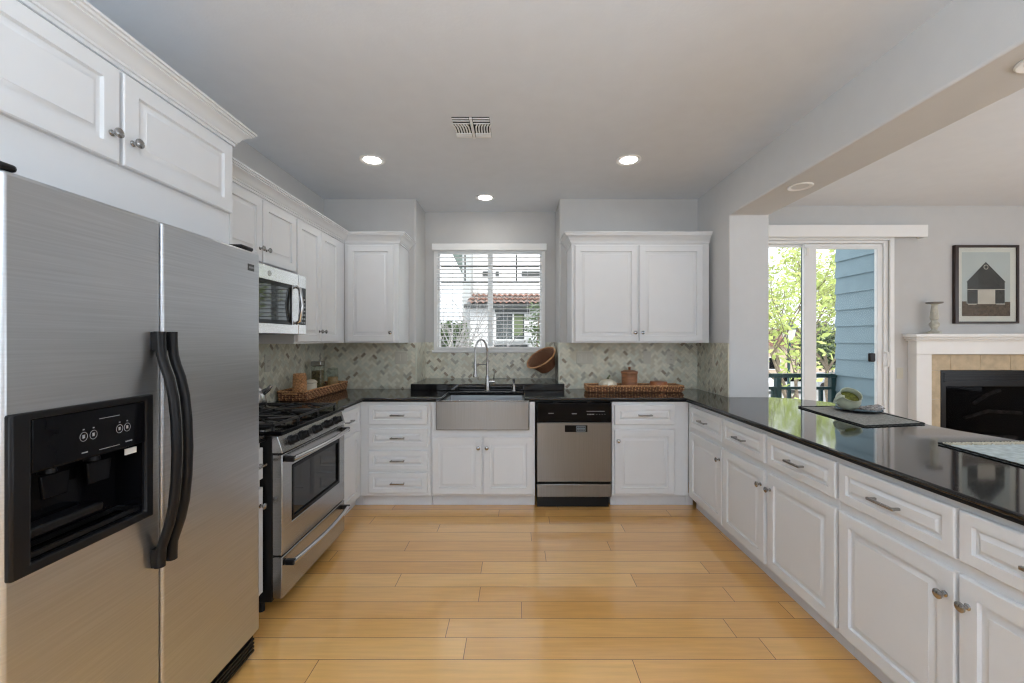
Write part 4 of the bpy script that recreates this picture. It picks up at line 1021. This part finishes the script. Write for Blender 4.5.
MB().lathe([(0.052, 0.024), (0.040, 0.030), (0.020, 0.034), (0.001, 0.035)], seg=20).build('moss', moss_m, pt)
MB().tube([(-0.045, 0, 0.050), (-0.075, 0, 0.056), (-0.095, 0, 0.035), (-0.092, 0, 0.005), (-0.066, 0, -0.008)], 0.008).build('handle', sage_m, pt)
pt.rotation_euler = (math.radians(40), math.radians(-10), 0)
nb = MB(); rs = []
for k in range(13):
    u = k/12; y = -0.06+0.12*u; hh = 0.020+0.012*math.sin(u*5)
    rs.append([(-0.055, y, 0), (0.055, y+0.01, 0), (0.058, y, 0.008), (0.03, y, hh+0.004*math.sin(u*9)), (0.0, y, hh*0.8), (-0.03, y, hh), (-0.058, y, 0.006)])
nb.rings(rs); tag(nb.build('folded_napkin', napkin_m, loc=(2.278, 2.68, MZ+0.019), rot=(0, 0, 0.5)), 'folded grey patterned napkin lying on the black plate beside the pitcher', 'napkin')
wbw = tag(MB().lathe([(0.05, 0), (0.075, 0.003), (0.095, 0.012), (0.093, 0.016), (0.07, 0.008), (0.001, 0.007)], seg=32).build('brown_dish', mat('brown_glaze', (0.12, 0.10, 0.09), 0.5), loc=(2.29, 1.70, MZ+0.001)), 'low brown dish on the pale placemat at the right edge of the photo', 'dish')

# ------------------------------------------------------------------ balcony and outdoors (slider side)
struct(MB().box(XP2, 5.0, YA+0.125, 5.30, -0.16, -0.03).build('floor', mat('balcony_deck', (0.35, 0.34, 0.33), 0.9), smooth=False))
sd = MB()
z = -0.1
sw = thing('siding_wall', 'blue clapboard side wall of the balcony outside the sliding door', 'wall', (3.985, YA+0.125, 0))
k = 0; z = -0.06
mb = MB()
while z < 2.9:
    mb.rings([[(0.0, y, z), (0.0-0.026, y, z), (0.0-0.004, y, z+0.200), (0.0, y, z+0.200)] for y in (0.0, 0.62)]); z += 0.2
mb.build('clapboards', blue_m, sw, smooth=False)
MB().box(0.0005, 0.16, 0.0, 0.63, -0.1, 2.95).build('wall_core', blue_m, sw, smooth=False)
MB().box(-0.034, -0.0005, -0.002, 0.035, -0.08, 2.94).build('corner_board', mat('pale_blue_trim', (0.45, 0.58, 0.62), 0.6), sw)
rl = thing('balcony_railing', 'dark green wooden railing along the far edge of the balcony', 'railing', (0, 5.19, 0))
for z0, z1, nm in ((0.905, 0.955, 'top_rail'), (0.755, 0.790, 'middle_rail'), (0.04, 0.08, 'bottom_rail')):
    MB().box(XP2, 4.05 if nm == 'top_rail' else 3.98, -0.035 if nm == 'top_rail' else -0.02, 0.035 if nm == 'top_rail' else 0.02, z0, z1).build(nm, dgreen_m, rl, bevel=0.004)
for x in (3.26, 3.94, 2.6): MB().box(x-0.03, x+0.03, -0.03, 0.03, -0.03, 0.904).build('railing_post', dgreen_m, rl)
x = 2.2
while x < 3.95:
    MB().box(x-0.018, x+0.018, -0.018, 0.018, 0.0805, 0.7545).build('baluster', dgreen_m, rl); x += 0.20
GZ = -2.9
gr = struct(MB().box(-40, 80, 6.0, 120, GZ-0.2, GZ).build('floor', asph_m, smooth=False))

def tree(label, x, y, h, r, nl, zc, leaf, bark, seed, size=0.11, group=None, base=GZ):
    rd = random.Random(seed); t = thing('tree', label, 'tree', (x, y, base)); mb = MB(); tips = []
    def br(p, d, L, rad, dep):
        pts = [p]; q = p.copy(); dd = d.copy()
        for i in range(5):
            dd = (dd+Vector((rd.uniform(-.18,.18), rd.uniform(-.18,.18), rd.uniform(-.05,.12)))).normalized(); q = q+dd*L/5; pts.append(q.copy())
        mb.tube(pts, [rad*(1-0.09*i) for i in range(6)], 6)
        for a in pts[2:]: tips.append(a)
        if dep > 0:
            for _ in range(3 if dep > 1 else 4):
                a = pts[rd.randint(2, 5)]; nd = (dd+Vector((rd.uniform(-1,1), rd.uniform(-1,1), rd.uniform(-.2,.7)))).normalized()
                br(a, nd, L*0.72, rad*0.5, dep-1)
    br(Vector((0,0,0)), Vector((0,0,1)), h*0.42, 0.11, 4 if nl else 4)
    mb.build('branches', bark, t)
    if nl:
        mb = MB()
        for _ in range(nl):
            c = rd.choice(tips)+Vector((rd.gauss(0,.22), rd.gauss(0,.22), rd.gauss(0,.22)))*r/2
            if c.z < zc: continue
            a = Vector((rd.uniform(-1,1), rd.uniform(-1,1), rd.uniform(-1,1))).normalized(); b = a.orthogonal().normalized(); s = size*rd.uniform(.5,1.1)
            mb.face([mb.bm.verts.new(c+v) for v in (a*s, b*s*0.5, -a*s, -b*s*0.5)])
        o = mb.build('foliage', leaf, t, smooth=False)
    return t
tree('spring green tree in front of the balcony, seen through the left door pane', 8.2, 11.5, 7.5, 2.0, 3000, 2.0, leaf_m, bark_m, 3)
tree('tall bright green tree seen through the right door pane beside the blue siding', 13.2, 17.5, 9.0, 2.6, 4000, 2.5, leaf_m, bark_m, 11)
tree('pale green tree rising behind the street lamp', 17.0, 25, 10.5, 3.2, 4200, 2.8, leaf_m, bark_m, 21, 0.15)
tree('dark bushy tree behind the parked cars', 24.0, 32, 6.0, 3.0, 3500, 0.6, leafd_m, bark_m, 5, 0.2)

lp_ = thing('street_lamp', 'green street lamp with glass lantern among the trees beyond the balcony', 'street lamp', (9.30, 14.2, GZ))
MB().lathe([(0.16, 0), (0.16, 0.12), (0.10, 0.2), (0.07, 0.6), (0.055, 0.7), (0.045, 4.0), (0.07, 4.1), (0.05, 4.18)], seg=14).build('pole', dgreen_m, lp_)
MB().lathe([(0.12, 4.19), (0.16, 4.3), (0.22, 4.62)], seg=8).build('lantern_glass', lampg_m, lp_)
MB().lathe([(0.25, 4.63), (0.23, 4.67), (0.10, 4.80), (0.05, 4.84), (0.02, 4.93)], seg=8).build('lantern_cap', dgreen_m, lp_)
mb = MB()
for i in range(4):
    a = PI/2*i+PI/4; mb.tube([(0.12*math.cos(a), 0.12*math.sin(a), 4.19), (0.235*math.cos(a), 0.235*math.sin(a), 4.64)], 0.012, 5)
mb.build('lantern_ribs', dgreen_m, lp_)

def car(label, x, y, m, rz):
    t = thing('parked_car', label, 'car', (x, y, GZ), rz)
    side = [(-2.2,0.30),(-2.25,0.62),(-2.1,0.85),(-1.35,0.95),(-0.7,1.38),(0.9,1.42),(1.6,1.0),(2.15,0.92),(2.25,0.6),(2.2,0.30)]
    rs = []
    for yy, k in ((-0.85,0.0),(-0.88,0.02),(0.88,0.02),(0.85,0.0)):
        rs.append([(px_*(1-abs(k)*0), yy*(0.86 if pz_ > 1.1 else 1), pz_) for px_, pz_ in side])
    MB().rings(rs).build('car_body', m, t, bevel=0.05, seg=2)
    for s in (-1, 1):
        MB().prism([(-1.2,0.97),(-0.68,1.32),(0.85,1.35),(1.4,1.0)], s*0.80, s*0.895, 'Y').build('side_window', blackg_m, t)
        for xx in (-1.4, 1.4):
            o = MB().lathe([(0.32, -0.1), (0.33, -0.08), (0.33, 0.08), (0.32, 0.1)], axis='-Y', c=(xx, s*0.80, 0.33)).build('wheel', tire_m, t)
    return t
car('white car parked on the street beyond the trees, left pane', 21.6, 33.5, carw_m, 0.1)
car('silver car parked farther along the street behind the dark railing', 27.2, 36.0, cars_m, 0.1)
car('white car parked on the street, seen through the right door pane', 24.2, 29.0, carw_m, 0.25)

# far houses across the street
def house(name, label, x, y, w, d, h, m, roof, nwin):
    t = thing(name, label, 'building', (x, y, GZ))
    MB().box(0, w, 0, d, 0, h).build('wall', m, t)
    MB().prism([(-0.6, h), (w+0.6, h), (w/2, h+2.0)], -0.5, d+0.5, 'Y').build('roof', roof, t)
    for k in range(nwin):
        o = MB().box(1.2+k*3.2, 2.6+k*3.2, -0.06, 0.0, 1.0, 2.4).build('window', trim_m, t); MB().box(1.3+k*3.2, 2.5+k*3.2, -0.08, -0.062, 1.1, 2.3).build('pane', blackg_m, o)
    return t
house('far_house', 'tan house with tile roof across the street behind the trees', 26, 45, 12, 8, 3.6, mat('tan_stucco', (0.6, 0.48, 0.38), 0.9), terra_m, 3)

# ------------------------------------------------------------------ neighbour seen through the kitchen window
nh = thing('neighbour_house', 'white stucco house with a red tile roof outside the kitchen window', 'building', (0, 0, 0))
MB().box(-1.36, 3.4, 12.0, 13.0, GZ, 2.36).build('lower_wall', stucco_m, nh)
MB().box(-1.45, 3.4, 12.9, 16.0, GZ, 7.0).build('upper_wall', stucco_m, nh)
# tile roof: sloping corrugated rows
mb = MB(); x0, x1, n = -1.45, 3.5, 150
for rr in range(3):
    ya, yb = 11.75+rr*0.38, 11.75+(rr+1)*0.38+0.05; za, zb = 2.40+rr*0.13, 2.40+(rr+1)*0.13-0.02
    A = []; B = []
    for i in range(n+1):
        x = x0+(x1-x0)*i/n; hgt = 0.055*abs(math.sin(PI*i/5)) + 0.0
        A.append(mb.bm.verts.new((x, ya, za+hgt))); B.append(mb.bm.verts.new((x, yb, zb+hgt)))
    for i in range(n): mb.face([A[i], A[i+1], B[i+1], B[i]])
mb.build('roof_tiles', terra_m, nh)
MB().box(-1.5, 3.5, 11.72, 12.0, 2.28, 2.385).build('gutter', dark_m, nh)
wn1 = MB().frame(-0.66, 0.27, 1.33, 2.20, -0.60, 0.21, 1.39, 2.12, 11.93, 12.0).build('window', trim_m, nh)
MB().box(-0.61, 0.22, 11.975, 11.995, 1.38, 2.13).build('pane', mat('dark_window', (0.07, 0.08, 0.08), 0.15), wn1)
MB().box(-0.13, -0.09, 11.94, 11.974, 1.38, 2.13).build('mullion', trim_m, wn1)
MB().box(-0.085, 0.17, 11.96, 11.974, 1.50, 2.10).build('curtain', curt_m, wn1)
MB().box(-0.63, 0.35, 11.86, 12.0, 2.13, 2.24).build('window_hood', dark_m, nh)
MB().box(-0.66, 0.32, 11.80, 12.0, 1.14, 1.23).build('planter_ledge', dark_m, nh)
for a, b in ((-1.06, -0.80), (-0.66, -0.56), (0.15, 0.75)): MB().box(a, b, 12.86, 12.899, 3.36, 3.49).build('vent_slot', dark_m, nh)
MB().prism([(-2.10, 4.30), (-1.45, 4.30), (-1.45, 3.15), (-1.60, 3.25)], 12.4, 13.2, 'Y').build('eave_bracket', mat('grey_green_wood', (0.16, 0.20, 0.18), 0.8, var=0.3), nh)
MB().box(-1.62, -1.36, 12.3, 12.9, GZ, 4.3).build('corner_pier', mat('grey_stucco', (0.5, 0.52, 0.52), 0.9), nh)
MB().box(-12, -1.7, 15.5, 15.6, GZ, 1.75).build('garden_fence', mat('grey_fence', (0.20, 0.21, 0.22), 0.8, var=0.5, scale=1.5), nh)
tree('bare pale branched tree outside the left half of the kitchen window', -2.3, 8.2, 6.4, 1.5, 0, 0, leafd_m, barkp_m, 8)
gb = thing('garden_shrub', 'dark leafy shrub in front of the fence at the lower left of the kitchen window', 'shrub', (-1.75, 10.9, GZ))
mb = MB()
for dx in (-0.3, 0.0, 0.25): mb.tube([(dx*0.3,0,0),(dx*0.6,0.05,2.0),(dx,0,3.9)], [0.05,0.04,0.015], 6)
mb.build('stem', bark_m, gb); mb = MB(); rd = random.Random(14)
for _ in range(2200):
    th = rd.uniform(0, 2*PI); q = rd.random()**0.5; zz = rd.random(); c = Vector((0.72*q*math.cos(th)*(1.1-0.5*zz), 0.45*q*math.sin(th), 3.3+1.35*zz+0.12*math.sin(3*th)))
    a = Vector((rd.uniform(-1,1), rd.uniform(-1,1), rd.uniform(-1,1))).normalized(); b = a.orthogonal()
    mb.face([mb.bm.verts.new(c+v*0.06) for v in (a, b*0.5, -a, -b*0.5)])
mb.build('foliage', leafd_m, gb, smooth=False)
sh = thing('potted_shrub', 'dark green shrub against the white house wall, right side of the kitchen window', 'shrub', (0.55, 11.2, GZ))
mb = MB(); mb.tube([(0,0,0),(0.03,0,2),(0,0,4.2),(0.05,0,5.1)], [0.04,0.035,0.025,0.01], 6); mb.build('stem', bark_m, sh)
mb = MB(); rd = random.Random(4)
for _ in range(420):
    zz = rd.choice((4.25, 4.55, 4.85, 5.15, 4.5)); c = Vector((rd.gauss(0.05,0.16), rd.gauss(0,0.12), zz+rd.gauss(0,0.06))); a = Vector((rd.uniform(-1,1), rd.uniform(-1,1), rd.uniform(-1,1))).normalized(); b = a.orthogonal()
    mb.face([mb.bm.verts.new(c+v*0.05) for v in (a, b*0.5, -a, -b*0.5)])
mb.build('foliage', leafd_m, sh, smooth=False)

# repeats of one kind carry a common group
GROUPS = {'ceiling_light': 'round recessed ceiling lights', 'base_cabinet': 'white base cabinets', 'wall_cabinet': 'white wall cabinets', 'crown_molding': 'crown moldings on the wall cabinets',
          'light_switch': 'switch plates', 'power_outlet': 'wall outlets', 'woven_tray': 'woven wicker trays', 'placemat': 'placemats on the peninsula', 'parked_car': 'cars parked on the street',
          'tree': 'trees outside', 'countertop': 'black granite countertops'}
for o in S.objects:
    k = o.name.split('.')[0]
    if o.parent is None and k in GROUPS and 'label' in o: o['group'] = GROUPS[k]
